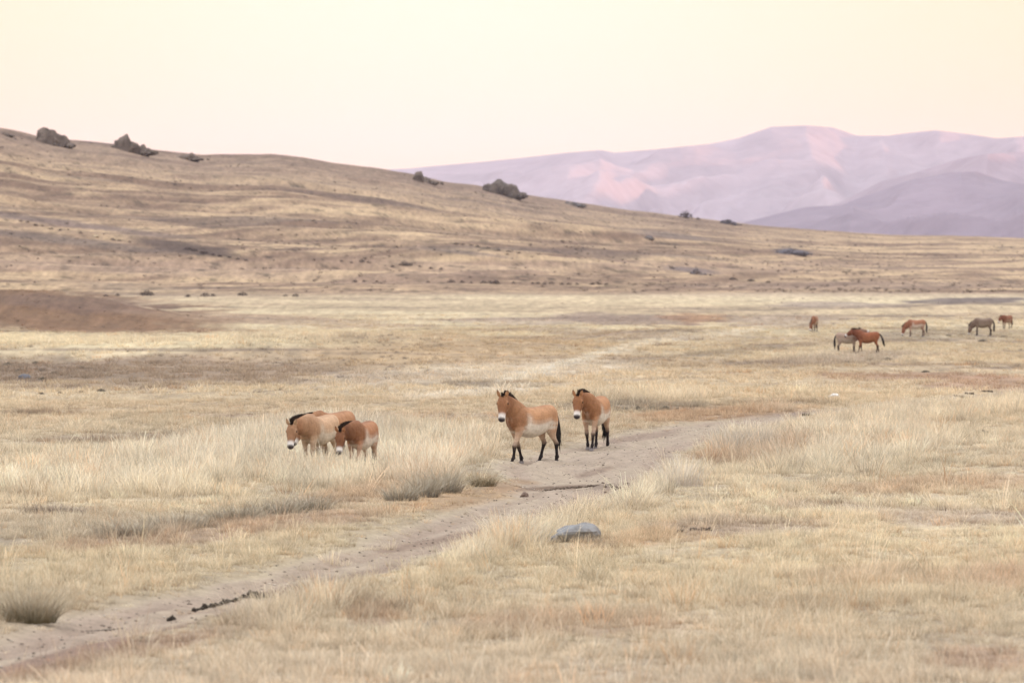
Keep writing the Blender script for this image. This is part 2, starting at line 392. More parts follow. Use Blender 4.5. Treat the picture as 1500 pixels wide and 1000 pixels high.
# ------------------------------------------------------------------ horses
def spow(v, p): return math.copysign(abs(v)**p, v)
def loft(V, Fc, C, st, n=20, ex=.9):
    """st: list of (centre, tall axis, wide axis, tall half, wide half, colour function of angle)"""
    b = len(V)
    for c, ta, wa, th_, wh, cf in st:
        for i in range(n):
            a = 2*math.pi*i/n; ca, sa = spow(math.cos(a), ex), spow(math.sin(a), ex)
            V.append(c+ta*th_*sa+wa*wh*ca); C.append(cf(math.sin(a)) if callable(cf) else cf)
    m = len(st)
    for j in range(m-1):
        for i in range(n):
            k = (i+1) % n
            Fc.append((b+j*n+i, b+j*n+k, b+(j+1)*n+k, b+(j+1)*n+i))
    for j, rev in ((0, True), (m-1, False)):
        V.append(st[j][0].copy()); C.append(C[b+j*n]); ci = len(V)-1
        for i in range(n):
            k = (i+1) % n
            f = (b+j*n+i, b+j*n+k, ci)
            Fc.append(f[::-1] if rev else f)
def mixc(a, b, t):
    t = max(0, min(1, t)); return tuple(a[i]*(1-t)+b[i]*t for i in range(3))
def lin(r, g, b, k=1/1.35): return tuple(float(q)*k for q in s2l((r, g, b)))
def smooth_interp(pts, s):
    xs = [p[0] for p in pts]
    return [float(np.interp(s, xs, [p[k] for p in pts])) for k in range(1, len(pts[0]))]

m_coat = col_mat('horse_coat', (4, 14, 60), .17, rough=.7, bump=.7, bump_scale=14, bdist=.035, stretch=(1,1,.6))
def plain(name, c, rough=.8, sc=(20,), amt=.25, bump=.3, bs=60, bd=.01):
    m = col_mat(name, sc, amt, rough=rough, bump=bump, bump_scale=bs, bdist=bd)
    a = [n for n in m.node_tree.nodes if n.type == 'ATTRIBUTE'][0]
    r = m.node_tree.nodes.new('ShaderNodeRGB'); r.outputs[0].default_value = (*c, 1)
    for l in list(a.outputs['Color'].links): m.node_tree.links.new(r.outputs[0], l.to_socket)
    m.node_tree.nodes.remove(a)
    return m
m_mane = plain('dark_mane_hair', (.035,.022,.016), bump=.6, bs=90)
m_tail = plain('black_tail_hair', (.016,.013,.013), bump=.5, bs=90)
m_hoof = plain('grey_hoof_horn', (.16,.14,.14))
m_eye = plain('dark_eye', (.01,.008,.008), rough=.15, amt=0, bump=0)

def make_horse(label, loc, rz, scale=1, coat=(188,142,106), dark=(126,80,52), belly=(234,224,210), leg=(40,32,32), muzzle=(236,228,222), group=None,
               neck_pitch=(48, 30), neck_yaw=0, head_pitch=-58, head_yaw=None, neck_len=.66, legs=None, tail=(0, 0), fat=1, detail=True, sock=.42, tail_lift=0):
    coat, dark, belly, leg, muzzle = [lin(*c) for c in (coat, dark, belly, leg, muzzle)]
    nose = lin(70, 64, 68)
    V, Fc, C = [], [], []
    X, Y, Z = Vector((1,0,0)), Vector((0,1,0)), Vector((0,0,1))
    # trunk: x, centre z, tall half, wide half
    T = [(-.735,1.06,.06,.05),(-.71,1.05,.15,.12),(-.65,1.04,.225,.185),(-.55,1.03,.275,.245),(-.40,1.00,.30,.275),(-.2,.945,.325,.305),(0,.915,.34,.32),
         (.18,.925,.335,.305),(.34,.965,.335,.265),(.47,1.0,.315,.225),(.58,1.01,.265,.18),(.66,1.01,.19,.135),(.70,1.01,.09,.07)]
    def trunk_col(x):
        def f(sa):
            b = .0+.1*math.sin(x*7)
            front = max(0, min(1, (x-.30)/.1)); rear = max(0, min(1, (-.42-x)/.12))
            th0 = -.12 - .5*front - .35*rear - .5*max(0, min(1, (x-.45)/.12))
            t = (th0+.20-sa)/.34
            up = mixc(coat, dark, max(0, (x-.2)/.35)*.6 + max(0, sa-.88)*4)
            # pale flank behind the shoulder
            fl = math.exp(-((x-.26)/.06)**2)*.55*max(0, min(1, (.55-sa)/.3))
            return mixc(mixc(up, belly, max(0, min(1, t))), belly, fl)
        return f
    xs = np.linspace(-.735, .70, 26)
    st = []
    for x in xs:
        zc, a, b = smooth_interp(T, x); b *= fat*.92; 
        st.append((Vector((x, 0, zc-(fat-1)*.1)), Z, Y, a*(1+(fat-1)*.3), b, trunk_col(x)))
    loft(V, Fc, C, st, 28, .92)
    # neck
    hy = neck_yaw if head_yaw is None else head_yaw
    p = Vector((.36, 0, 1.06)); NS = 12; pts = []
    for i in range(NS+1):
        s = i/NS
        yaw = R(neck_yaw)*(s**1.1); pit = R(neck_pitch[0]*(1-s)+neck_pitch[1]*s)
        d = Vector((math.cos(pit)*math.cos(yaw), math.cos(pit)*math.sin(yaw), math.sin(pit)))
        wv = Vector((-math.sin(yaw), math.cos(yaw), 0)); tv = d.cross(wv)
        if i: p = p + d*(neck_len/NS)
        pts.append((p.copy(), d, wv, tv))
    ND = [(0,.27,.18),(.2,.265,.17),(.45,.245,.15),(.7,.205,.125),(.9,.17,.11),(1,.14,.095)]
    crest = []
    st = []
    for i, (q, d, wv, tv) in enumerate(pts):
        s = i/NS; a, b = smooth_interp(ND, s)
        cf = (lambda s: (lambda sa: mixc(mixc(dark, coat, .35+.3*math.sin(s*5)), belly, (-.86-sa)*2.2*(1 if s < .5 else .3))))(s)
        st.append((q, tv, wv, a, b, cf))
        crest.append((q+tv*a*.93, tv, wv, d, s))
    loft(V, Fc, C, st, 22)
    # head
    poll, d0, w0, t0 = pts[-1]
    hp = R(head_pitch); hyr = R(hy)
    hd = Vector((math.cos(hp)*math.cos(hyr), math.cos(hp)*math.sin(hyr), math.sin(hp)))
    hw = Vector((-math.sin(hyr), math.cos(hyr), 0)); ht = hd.cross(hw)     # ht: forehead side
    HL = .60; h0 = poll + t0*.03 - hd*.05
    HD = [(0,.085,.08,0),(.1,.125,.115,-.01),(.25,.15,.132,-.02),(.38,.15,.126,-.03),(.5,.125,.105,-.022),(.65,.098,.085,-.008),(.8,.083,.078,0),(.92,.078,.08,-.002),(.98,.062,.065,-.004),(1.0,.035,.038,-.006)]
    st = []
    for i in range(21):
        s = i/20; a, b, o = smooth_interp(HD, s)
        def cf(sa, s=s):
            c = mixc(dark, coat, .25+.3*(sa < -.2))
            c = mixc(c, belly, max(0, -sa-.55)*1.6)
            c = mixc(c, muzzle, (s-.68)/.1)
            return mixc(c, nose, (s-.86)/.06)
        st.append((h0+hd*HL*s+ht*o, ht, hw, a, b, cf))
    loft(V, Fc, C, st, 20, .9)
    # brow and cheek
    def blob(c, r, col, dirs):
        st = []
        for i in range(7):
            a = -math.pi/2+math.pi*i/6
            st.append((c+dirs[0]*r[0]*math.sin(a)*.99, dirs[1], dirs[2], max(.002, r[1]*math.cos(a)), max(.002, r[2]*math.cos(a)), col))
        loft(V, Fc, C, st, 10, 1)
    for sgn in (1, -1):
        blob(h0+hd*HL*.30+ht*.06+hw*sgn*.1, (.05,.03,.028), mixc(coat, dark, .5), (hd, ht, hw))
        blob(h0+hd*HL*.26-ht*.065+hw*sgn*.055, (.11,.085,.05), mixc(coat, dark, .3), (hd, ht, hw))
        # ears
        e0 = h0+hd*.03+ht*.07+hw*sgn*.075; ed = (-hd*.75+ht*.75+hw*sgn*.28).normalized(); ew = ed.cross(hd if abs(ed.dot(hd)) < .9 else ht).normalized(); et = ed.cross(ew)
        st = []
        for i in range(8):
            s = i/7; r_ = [.026,.038,.046,.046,.040,.030,.018,.006][i]
            st.append((e0+ed*.18*s, et, ew, r_*.55, r_, mixc(coat, lin(60,40,32), max(0, (s-.55)*2))))
        loft(V, Fc, C, st, 8, 1)
    # legs
    legs = legs or [(.0,0,0),(.0,0,0),(0,0,0),(0,0,0)]
    hoofs = []
    LF = [(1.02,.40,.17,.085,.10),(.90,.42,.165,.085,.125),(.78,.43,.13,.08,.135),(.66,.43,.098,.068,.135),(.54,.43,.062,.052,.13),(.46,.435,.054,.05,.13),(.41,.442,.064,.056,.13),(.36,.437,.048,.044,.13),
          (.26,.435,.034,.030,.13),(.18,.435,.036,.032,.13),(.13,.434,.054,.046,.13),(.09,.452,.036,.036,.13),(.06,.465,.042,.042,.13),(.02,.472,.046,.044,.13)]
    LH = [(1.10,-.47,.20,.09,.11),(.98,-.47,.22,.11,.125),(.86,-.455,.20,.105,.135),(.74,-.45,.155,.085,.135),(.64,-.47,.105,.068,.13),(.56,-.505,.075,.052,.13),(.50,-.545,.066,.044,.13),(.455,-.572,.070,.046,.13),
          (.40,-.565,.048,.038,.13),(.30,-.56,.036,.032,.13),(.20,-.555,.037,.033,.13),(.14,-.553,.055,.046,.13),(.095,-.53,.037,.036,.13),(.06,-.517,.043,.042,.13),(.02,-.508,.048,.045,.13)]
    for li, (dx, bend, lift) in enumerate(legs):
        front = li < 2; sgn = 1 if li % 2 == 0 else -1
        L_ = LF if front else LH; ztop = .86 if front else .92; zk = .42 if front else .46
        st = []; last = None
        for (z, x, a, b, y) in L_:
            k = max(0, (ztop-z)/ztop)
            xx = x+dx*k + bend*math.exp(-((z-zk)/.16)**2)
            zz = z+lift*k*k + (.0 if z > .3 else 0) + abs(dx)*.0
            ft = Vector((xx, sgn*(y-.035*k), zz))
            def cf(sa, z=z):
                s_ = sock*(1 if front else 1.12)
                c = mixc(coat, belly, .38*max(0, min(1, (.8-z)/.2)))
                if z > .85: c = mixc(coat, dark, .5 if front else .05)
                return mixc(c, leg, (s_+.09-z)/.16)
            st.append((ft, X, Y, a, b, cf)); last = ft
        loft(V, Fc, C, st, 14, 1)
        hoofs.append(last)
    # one continuous skin
    me = bpy.data.meshes.new('tmp'); me.from_pydata([tuple(v) for v in V], [], Fc); me.update()
    to = bpy.data.objects.new('tmp', me); COL.objects.link(to)
    rm = to.modifiers.new('r', 'REMESH'); rm.mode = 'VOXEL'; rm.voxel_size = .0125 if detail else .02; rm.use_smooth_shade = True
    sm = to.modifiers.new('s', 'SMOOTH'); sm.factor = .5; sm.iterations = 3 if detail else 3
    dg = bpy.context.evaluated_depsgraph_get(); bme = bpy.data.meshes.new_from_object(to.evaluated_get(dg))
    bpy.data.objects.remove(to); bme.name = 'horse_body'
    kd = kdtree.KDTree(len(V))
    for i, v in enumerate(V): kd.insert(v, i)
    kd.balance()
    cols = np.zeros((len(bme.vertices), 3))
    for i, v in enumerate(bme.vertices):
        ws = 0; c = np.zeros(3)
        for q, ix, dist in kd.find_n(v.co, 5):
            wt = 1/(dist+.004)**2; c += np.array(C[ix])*wt; ws += wt
        cols[i] = c/ws
    set_col(bme, cols)
    root = empty('horse', loc, rz, scale); tag(root, label, 'horse', group)
    if not bme.materials: bme.materials.append(m_coat)
    bme.materials.clear(); bme.materials.append(m_coat)
    for f in bme.polygons: f.material_index = 0
    link('body', bme, None, root)
    rnd = random.Random(int(loc[0]*97)+5)
    # mane: upright brush of hair along the crest, ending in a forelock between the ears
    mv, mf = [], []
    cr = crest[4:]
    def hair(base, up, along, side, h, wd):
        b = len(mv)
        for k, (hh, ww) in enumerate(((0,1),(.55,.8),(1,.15))):
            q = base+up*h*hh+along*h*hh*.12
            mv.extend([q-along*wd*ww, q+side*wd*ww*.8, q+along*wd*ww, q-side*wd*ww*.8])
        for k in range(2):
            for i in range(4):
                j = (i+1) % 4; mf.append((b+k*4+i, b+k*4+j, b+k*4+4+j, b+k*4+4+i))
        mf.append((b+8, b+9, b+10, b+11))
    nh = 260 if detail else 90
    for k in range(nh):
        f = rnd.random()*(len(cr)-1); i = min(int(f), len(cr)-2); t = f-i
        q = cr[i][0].lerp(cr[i+1][0], t); tv = cr[i][1].lerp(cr[i+1][1], t); wv = cr[i][2]; dd = cr[i][3]; s = cr[i][4]
        hgt = (.0+.10*min(1, max(0, s-.2)*1.9))*rnd.uniform(.75, 1.15)
        hair(q-tv*.03+wv*rnd.uniform(-.022, .022), (tv+wv*rnd.uniform(-.22, .22)+dd*rnd.uniform(-.1, .3)).normalized(), dd, wv, hgt+.03, .016)
    for k in range(40 if detail else 12):
        hair(h0+ht*.06+hd*rnd.uniform(-.03, .05)+hw*rnd.uniform(-.03, .03), (ht*.8-hd*rnd.uniform(-.1, .7)+hw*rnd.uniform(-.2, .2)).normalized(), hd, hw, rnd.uniform(.06, .11), .013)
    mm = bpy.data.meshes.new('mane'); mm.from_pydata([tuple(v) for v in mv], [], mf); mm.update(); link('mane', mm, m_mane, root)
    # tail
    tv_, tf, tcol = [], [], []
    st = []; p = Vector((-.69, 0, 1.17)); 
    for i in range(16):
        s = i/15; ang = R(-48+tail_lift)*(1-s)**3 + R(-93+tail_lift*.7)*(1-(1-s)**3)
        d = Vector((-math.cos(ang), tail[1]*.3, math.sin(ang))).normalized()
        if i: p = p+d*.058
        rr_ = np.interp(s, [0,.15,.35,.6,.85,1], [.035,.04,.055,.075,.055,.012])
        ta = d.cross(Y).normalized()
        st.append((p.copy(), ta, Y, rr_, rr_*.8, (0,0,0)))
    loft(tv_, tf, tcol, st, 12, 1)
    # loose strands round the tip
    def strand(a, b, r0):
        bb = len(tv_)
        n_ = 3
        for k in range(n_+1):
            s = k/n_; q = a.lerp(b, s); r_ = r0*(1-s*.8)
            tv_.extend([q+X*r_, q+Y*r_, q-X*r_, q-Y*r_])
        for k in range(n_):
            for i in range(4):
                j = (i+1) % 4; tf.append((bb+k*4+i, bb+k*4+j, bb+k*4+4+j, bb+k*4+4+i))
    for k in range(26 if detail else 8):
        i = rnd.randint(5, 13); c = st[i][0]; an = rnd.uniform(0, 6.28); r_ = st[i][3]
        a = c+Vector((math.cos(an)*r_*.8, math.sin(an)*r_*.7, 0)); dn = (st[min(i+2, 15)][0]-st[i][0]).normalized()
        strand(a, a+dn*rnd.uniform(.18, .34)+Vector((rnd.uniform(-.05, .05), rnd.uniform(-.05, .05), 0)), .012)
    tm = bpy.data.meshes.new('tail'); tm.from_pydata([tuple(v) for v in tv_], [], tf); tm.update(); [setattr(f, 'use_smooth', True) for f in tm.polygons]
    link('tail', tm, m_tail, root)
    for q in hoofs:
        hv, hf, hc = [], [], []
        loft(hv, hf, hc, [(q+Vector((.0,0,.045)), X, Y, .046, .044, (0,0,0)), (q+Vector((.006,0,.02)), X, Y, .056, .051, (0,0,0)), (q+Vector((.012,0,-.02)), X, Y, .066, .058, (0,0,0))], 14, 1)
        hm_ = bpy.data.meshes.new('hoof'); hm_.from_pydata([tuple(v) for v in hv], [], hf); hm_.update(); link('hoof', hm_, m_hoof, root)
    if detail:
        for sgn in (1, -1):
            b2 = bmesh.new(); bmesh.ops.create_icosphere(b2, subdivisions=2, radius=.033); em = bpy.data.meshes.new('eye'); b2.to_mesh(em); b2.free()
            eo = link('eye', em, m_eye, root); eo.location = h0+hd*HL*.31+ht*.048+hw*sgn*.104
    return root

def deg(a): return R(a)
make_horse('tan horse walking on the dirt track, pale belly in side view, head turned to camera', at(778, 679), deg(222), 1.0,
    neck_pitch=(38, 30), neck_yaw=14, head_pitch=-64, head_yaw=38, legs=[(.22,.04,0),(-.28,.0,.0),(-.16,0,0),(.20,-.03,0)])
make_horse('stocky reddish horse walking head-on along the dirt track with upright dark mane', at(872, 659), deg(253), 1.0, coat=(184,134,96), dark=(130,84,54),
    neck_pitch=(26, 8), neck_yaw=-26, head_pitch=-62, head_yaw=8, legs=[(.20,.03,0),(-.16,0,.02),(-.22,0,0),(.16,0,0)], fat=1.0)
make_horse('pale-flanked horse walking in front through tall feathery grass with lowered head', at(467, 689), deg(241), .89, coat=(202,166,134), dark=(144,100,70), belly=(228,212,192),
    neck_pitch=(6, -14), neck_yaw=-18, head_pitch=-64, head_yaw=20, legs=[(.10,0,0),(-.08,0,0),(-.06,0,0),(.1,0,0)], fat=1.02)
make_horse('reddish horse hidden behind the pale-flanked one, only its rump and back showing', at(486, 682), deg(228), .89, coat=(180,134,100), dark=(130,88,60),
    neck_pitch=(-4, -16), neck_yaw=0, head_pitch=-55, head_yaw=0, legs=[(.05,0,0),(-.08,0,0),(-.06,0,0),(.1,0,0)])
make_horse('small chestnut young horse in tall grass with shaggy brown shoulders and head hung low', at(530, 693), deg(249), .82, coat=(172,122,88), dark=(98,60,40), belly=(230,216,202),
    neck_pitch=(6, -18), neck_yaw=-26, head_pitch=-66, head_yaw=12, legs=[(.10,0,0),(-.1,0,0),(-.08,0,0),(.06,0,0)], sock=.34)
G = 'horses grazing in the far pasture'
STAND = [(.04,0,0),(-.04,0,0),(-.04,0,0),(.05,0,0)]
make_horse('pale greyish horse standing behind the neck of the brown horse far off', at(1241, 517), deg(-4), 1.0, coat=(170,146,130), dark=(140,104,84), belly=(196,182,168), leg=(70,58,54), detail=False,
    neck_pitch=(38, 30), neck_yaw=8, head_pitch=-10, legs=STAND, group=G)
make_horse('rich brown horse laying its head over the greyish horse, black tail flung up', at(1271, 517), deg(186), 1.05, coat=(152,94,66), dark=(104,62,48), belly=(160,108,78), leg=(70,48,40), detail=False,
    neck_pitch=(30, 14), neck_yaw=-6, head_pitch=-38, legs=[(.14,0,0),(-.1,0,0),(.0,0,0),(-.16,0,0)], tail_lift=22, group=G)
make_horse('reddish horse grazing broadside with white belly, between the pair and the grey horse', at(1342, 493), deg(183), 1.0, coat=(164,114,88), dark=(140,90,68), belly=(222,204,190), leg=(110,84,72), detail=False,
    neck_pitch=(-22, -52), neck_yaw=0, head_pitch=-80, neck_len=.74, legs=STAND, group=G)
make_horse('dusky grey-brown horse grazing broadside near the right edge', at(1440, 492), deg(178), 1.06, coat=(132,112,98), dark=(112,92,80), belly=(150,134,118), leg=(62,52,50), detail=False,
    neck_pitch=(-24, -54), neck_yaw=0, head_pitch=-80, neck_len=.74, legs=STAND, group=G)
make_horse('distant brown horse standing at the far right edge, smaller than the grey-brown one', at(1475, 482), deg(228), 1.0, coat=(140,92,70), dark=(112,66,50), belly=(160,130,112), leg=(62,50,48), detail=False,
    neck_pitch=(2, -8), neck_yaw=0, head_pitch=-60, legs=STAND, group=G)
make_horse('farthest tiny horse grazing head-on by itself, left of the other distant horses', at(1193, 486), deg(256), .95, coat=(156,112,86), dark=(130,84,62), belly=(190,170,152), leg=(60,50,48), detail=False,
    neck_pitch=(-22, -52), neck_yaw=-20, head_pitch=-78, neck_len=.74, legs=STAND, group=G)
tick('horses')

# ------------------------------------------------------------------ rocks
m_rock = col_mat('weathered_rock', (.6, 3), .3, bump=.8, bump_scale=2.5, bdist=.12)
def rock_mesh(name, lumps, rgb, seed, sub=3, tint2=None):
    """lumps: (x, y, z, rx, ry, rz) -> angular stones fused into one outcrop"""
    V, Fs, n0 = [], [], 0
    rg = random.Random(seed)
    for (x, y, z, rx, ry, rz_) in lumps:
        b = bmesh.new(); bmesh.ops.create_icosphere(b, subdivisions=sub, radius=1)
        P = np.array([v.co[:] for v in b.verts])
        # cut by random planes: faceted stone
        for k in range(9):
            nrm = np.array([rg.gauss(0, 1), rg.gauss(0, 1), rg.gauss(0, .7)]); nrm /= np.linalg.norm(nrm); dd = rg.uniform(.55, .85)
            s = P@nrm; over = np.maximum(0, s-dd); P -= over[:, None]*nrm*.92
        n = fbm(P[:, 0]*2.2+P[:, 2]*1.3+seed, P[:, 1]*2.2-P[:, 2]*1.7, seed+int(x*7) % 50, 4)
        P *= (1+.26*n)[:, None]
        a = rg.uniform(0, 6.28); ca, sa = math.cos(a), math.sin(a)
        P = P@np.array([[ca, sa, 0], [-sa, ca, 0], [0, 0, 1]])
        P = P*np.array([rx, ry, rz_])+np.array([x, y, z])
        V.append(P); b.faces.ensure_lookup_table(); Fs.append(np.array([[v.index for v in f.verts] for f in b.faces])+n0); n0 += len(P); b.free()
    V = np.vstack(V); me = mesh_np(name, V, np.vstack(Fs), smooth=False)
    c = np.ones((len(V), 3))*np.array(rgb)
    n = sstep(.0, .4, fbm(V[:, 0]*1.1/max(.2, lumps[0][3]), V[:, 2]*2/max(.2, lumps[0][3])+V[:, 1], seed+5, 4))[:, None]
    c = c*(1-.5*n)+np.array(tint2 if tint2 else rgb)*.5*n*(1 if tint2 else .6)
    set_col(me, c); return me
def outcrop(label, px, py, wpx, hpx, seed, peak=.35, rgb=(.11,.085,.07), tint2=(.20,.155,.125), ridge=True, name='rock_outcrop', cat='rocks', group=None, n=13):
    if ridge:
        u = (px-750)/F; d = float(ridge_dist(u))*.975
        x, y = u*d, d; z = float(H(np.array([x]), np.array([y]))[0])
    else:
        x, y, z = at(px, py); d = y
    W = wpx*d/F; Hh = hpx*d/F
    rg = random.Random(seed); L = []
    for k in range(n):
        f = (k+.5)/n; env = (f/peak if f < peak else (1-f)/(1-peak))**.7
        h = Hh*max(.15, env)*rg.uniform(.72, 1.0); rx_ = max(W/n*rg.uniform(1.2, 2.0), h*.75)
        cx = max(-.5*W+rx_*.7, min(.5*W-rx_*.7, (f-.5)*W))
        L.append((cx, rg.uniform(-.3, .3)*W*.3, h*.15, rx_, rx_*rg.uniform(.9, 1.3), h*.9))
    if wpx > 24:
        for k in range(12): L.append((rg.uniform(-.75, .75)*W, rg.uniform(-.35, .1)*W, 0, Hh*rg.uniform(.1, .28), Hh*rg.uniform(.1, .28), Hh*rg.uniform(.08, .2)))
    me = rock_mesh(name, L, rgb, seed, 3 if wpx > 15 else 2, tint2)
    o = link(name, me, m_rock); o.location = (x, y, z-.05*Hh); tag(o, label, cat, group); return o
outcrop('tall rounded rock outcrop highest up the ridge, at the far left of the skyline', 77, 210, 50, 34, 1, .35)
outcrop('jagged low rock outcrop on the skyline just right of the tall rounded one', 192, 224, 62, 27, 2, .3)
outcrop('thin dark rocky ledge on the skyline right of the jagged outcrop', 272, 230, 46, 10, 3, .7, n=8)
outcrop('small upright boulder standing alone on the skyline above mid slope', 610, 258, 11, 19, 4, .5, n=3)
outcrop('low pale rubble beside the upright skyline boulder', 627, 262, 30, 13, 5, .3, n=6)
outcrop('dark wedge-shaped rock outcrop on the skyline in front of the pink mountains', 738, 284, 70, 28, 6, .3, (.10,.08,.07), (.17,.135,.11))
outcrop('small dark rocks on the skyline below the wedge-shaped outcrop', 842, 301, 34, 10, 7, .3, (.09,.08,.08), n=6)
outcrop('low band of stones capping the leftmost end of the ridge', 10, 192, 24, 7, 8, .4, n=6)
outcrop('low dark rocks on the far right skyline, last before the plain', 1066, 331, 26, 10, 9, .35, (.08,.07,.08), n=5)
outcrop('flat dark stones lying on the slope below the skyline bush', 1160, 372, 52, 9, 10, .35, (.10,.09,.10), (.15,.13,.13), ridge=False, n=8)
outcrop('small dark stone heap midway down the slope', 950, 350, 16, 7, 12, .4, (.09,.08,.08), ridge=False, n=4)
outcrop('dark broken stones low on the slope right of centre', 1022, 402, 26, 10, 13, .4, (.12,.10,.10), ridge=False, n=6)
outcrop('pale little boulder on the left hillside below the gully stones', 140, 347, 6, 6, 14, .4, (.34,.27,.18), (.4,.3,.2), ridge=False, n=2)

def stone(label, px, py, w_, h_, seed, rgb, tint2=None, dx=0):
    p = at(px, py)
    me = rock_mesh('stone', [(0,0,h_*.35,w_*.5,w_*.42,h_*.65),(w_*.27,0.02,h_*.2,w_*.26,w_*.3,h_*.6),(-w_*.33,0,h_*.1,w_*.2,w_*.26,h_*.45)], rgb, seed, 3, tint2)
    o = link('stone', me, m_rock); o.location = p; return tag(o, label, 'stone')
stone('bluish grey boulder half sunk in straw grass below the walking horses', 843, 793, .74, .31, 21, (.235,.235,.24), (.17,.15,.13))
stone('rounded blue-grey stone in brown scrub at the left edge', 36, 556, .55, .30, 22, (.11,.11,.125), (.12,.11,.11))
stone('small white stone lying by the track on the right, beyond the dung heap', 1222, 583, .38, .16, 23, (.75,.74,.72))
stone('small brown stone at the edge of the track, below the walking horses', 768, 728, .16, .10, 24, (.22,.16,.13))
stone('small grey clod on the grassy verge right of the track bend', 934, 714, .12, .08, 25, (.16,.14,.14))

# ------------------------------------------------------------------ dung and clods
m_dung = plain('dark_dung', (.034,.026,.02), rough=.9, bump=.6, bs=25, bd=.02)
m_clod = plain('damp_soil_clod', (.12,.09,.07), rough=.95, bump=.6, bs=25, bd=.02)
def clods(name, label, cat, pts, mat, group=None):
    """pts: (px, py, radius, height)"""
    P0 = at(pts[0][0], pts[0][1]); V, Fs, n0 = [], [], 0; rg = random.Random(int(pts[0][0]))
    for px, py, r_, h_ in pts:
        q = at(px, py)-P0
        b = bmesh.new(); bmesh.ops.create_icosphere(b, subdivisions=2, radius=1); P = np.array([v.co[:] for v in b.verts])
        P *= (1+.35*fbm(P[:, 0]*2+px, P[:, 1]*2+P[:, 2]*2, int(px) % 97, 3))[:, None]
        P = P*np.array([r_, r_*1.2, h_*.6])+np.array([q.x, q.y, q.z+h_*.35]); V.append(P)
        Fs.append(np.array([[v.index for v in f.verts] for f in b.faces])+n0); n0 += len(P); b.free()
    o = link(name, mesh_np(name, np.vstack(V), np.vstack(Fs)), mat); o.location = P0; return tag(o, label, cat, group)
def heap(label, px, py, wpx, n, r_, h_, mat=None, cat='dung', name='dung_heap'):
    P0 = at(px, py); W = wpx*P0.y/F; V, Fs, n0 = [], [], 0; rg = random.Random(int(px+py))
    for k in range(n):
        cx = ((k+.5)/n-.5)*W; b = bmesh.new(); bmesh.ops.create_icosphere(b, subdivisions=2, radius=1); P = np.array([v.co[:] for v in b.verts])
        P *= (1+.4*fbm(P[:, 0]*2+k, P[:, 1]*2+P[:, 2]*2, k+int(px) % 50, 3))[:, None]; q = rg.uniform(.65, 1.25)
        rx = max(r_, W/n*.95)*q
        P = P*np.array([rx, rx*1.3, h_*q*.7])+np.array([cx, rg.uniform(-.3, .3)*r_, h_*q*.3]); V.append(P)
        Fs.append(np.array([[v.index for v in f.verts] for f in b.faces])+n0); n0 += len(P); b.free()
    o = link(name, mesh_np(name, np.vstack(V), np.vstack(Fs)), mat or m_dung); o.location = P0; return tag(o, label, cat)
heap('large black dung heap on the near stretch of the track', 375, 877, 20, 6, .05, .10)
for k in range(24):
    px = 284+68*k/23; heap('dark clod in the broken line trailing left from the large black heap', px, 896-18*k/23+random.uniform(-.8, .8), random.uniform(2.5, 6), 2, .025, random.uniform(.03, .06), name='dung_clod')['group'] = 'clods in a line along the track'
heap('dark clod alone between the large black heap and the clod line', 357, 876, 7, 2, .03, .07, name='dung_clod')
heap('single dark clod lying on the track, leftmost below the clod line', 250, 909, 9, 3, .035, .055, name='dung_clod')
heap('brown crumbly soil lump right of the large black heap', 398, 877, 26, 5, .07, .09, m_clod, 'soil', 'soil_lump')
heap('low brown soil streak farther right of the large black heap', 432, 879, 36, 7, .07, .05, m_clod, 'soil', 'soil_lump')
heap('small dark dung heap where the track runs behind straw grass', 1186, 609, 20, 6, .05, .08)
heap('flat dark dung in the grass right of the blue-grey boulder', 1026, 777, 30, 9, .03, .05)
heap('small dark dung bit left of the flat dung in the grass', 996, 779, 9, 3, .03, .05)
heap('dark dung on the right stretch of the track, nearest of three', 1406, 582, 22, 6, .05, .08)
heap('dark dung on the right stretch of the track, middle one of three', 1420, 577, 12, 4, .05, .06)
heap('dark dung on the right stretch of the track, farthest of three', 1446, 574, 16, 5, .05, .06)
heap('small dark dung in the upper right straw grass', 1438, 634, 18, 6, .05, .08)
for k in range(18):
    heap('dark crumb of the broken soil edge crossing the track below the horses', 802+74*k/17, 718-6*k/17+random.uniform(-.8, .8), random.uniform(3, 7), 2, .03, .035, m_clod, 'soil', 'soil_clod')['group'] = 'crumbs of the soil edge below the horses'
for k in range(16):
    heap('dark crumb scattered by the right verge of the track bend', random.uniform(880, 940), random.uniform(708, 724), random.uniform(2, 5), 2, .025, .035, m_clod, 'soil', 'soil_clod')['group'] = 'crumbs by the track bend'
for k in range(9):
    heap('thin dark bit of litter lying along the lower left track', 128+50*k/8, 925-4*k/8, random.uniform(3, 7), 2, .015, .015, m_dung, 'litter', 'plant_litter')['group'] = 'litter along the lower left track'
pebb = []
for k in range(170):
    px = random.uniform(0, 1000); rr_ = random.random()
    cy_ = np.interp(px, [0,250,500,700,850,1000], [955,895,825,765,690,645]); pebb.append((px, cy_+random.gauss(0, 14), random.uniform(.008, .028), random.uniform(.008, .02)))
tag(clods('pebbles', None, None, pebb, m_clod), kind='stuff')
tick('rocks')

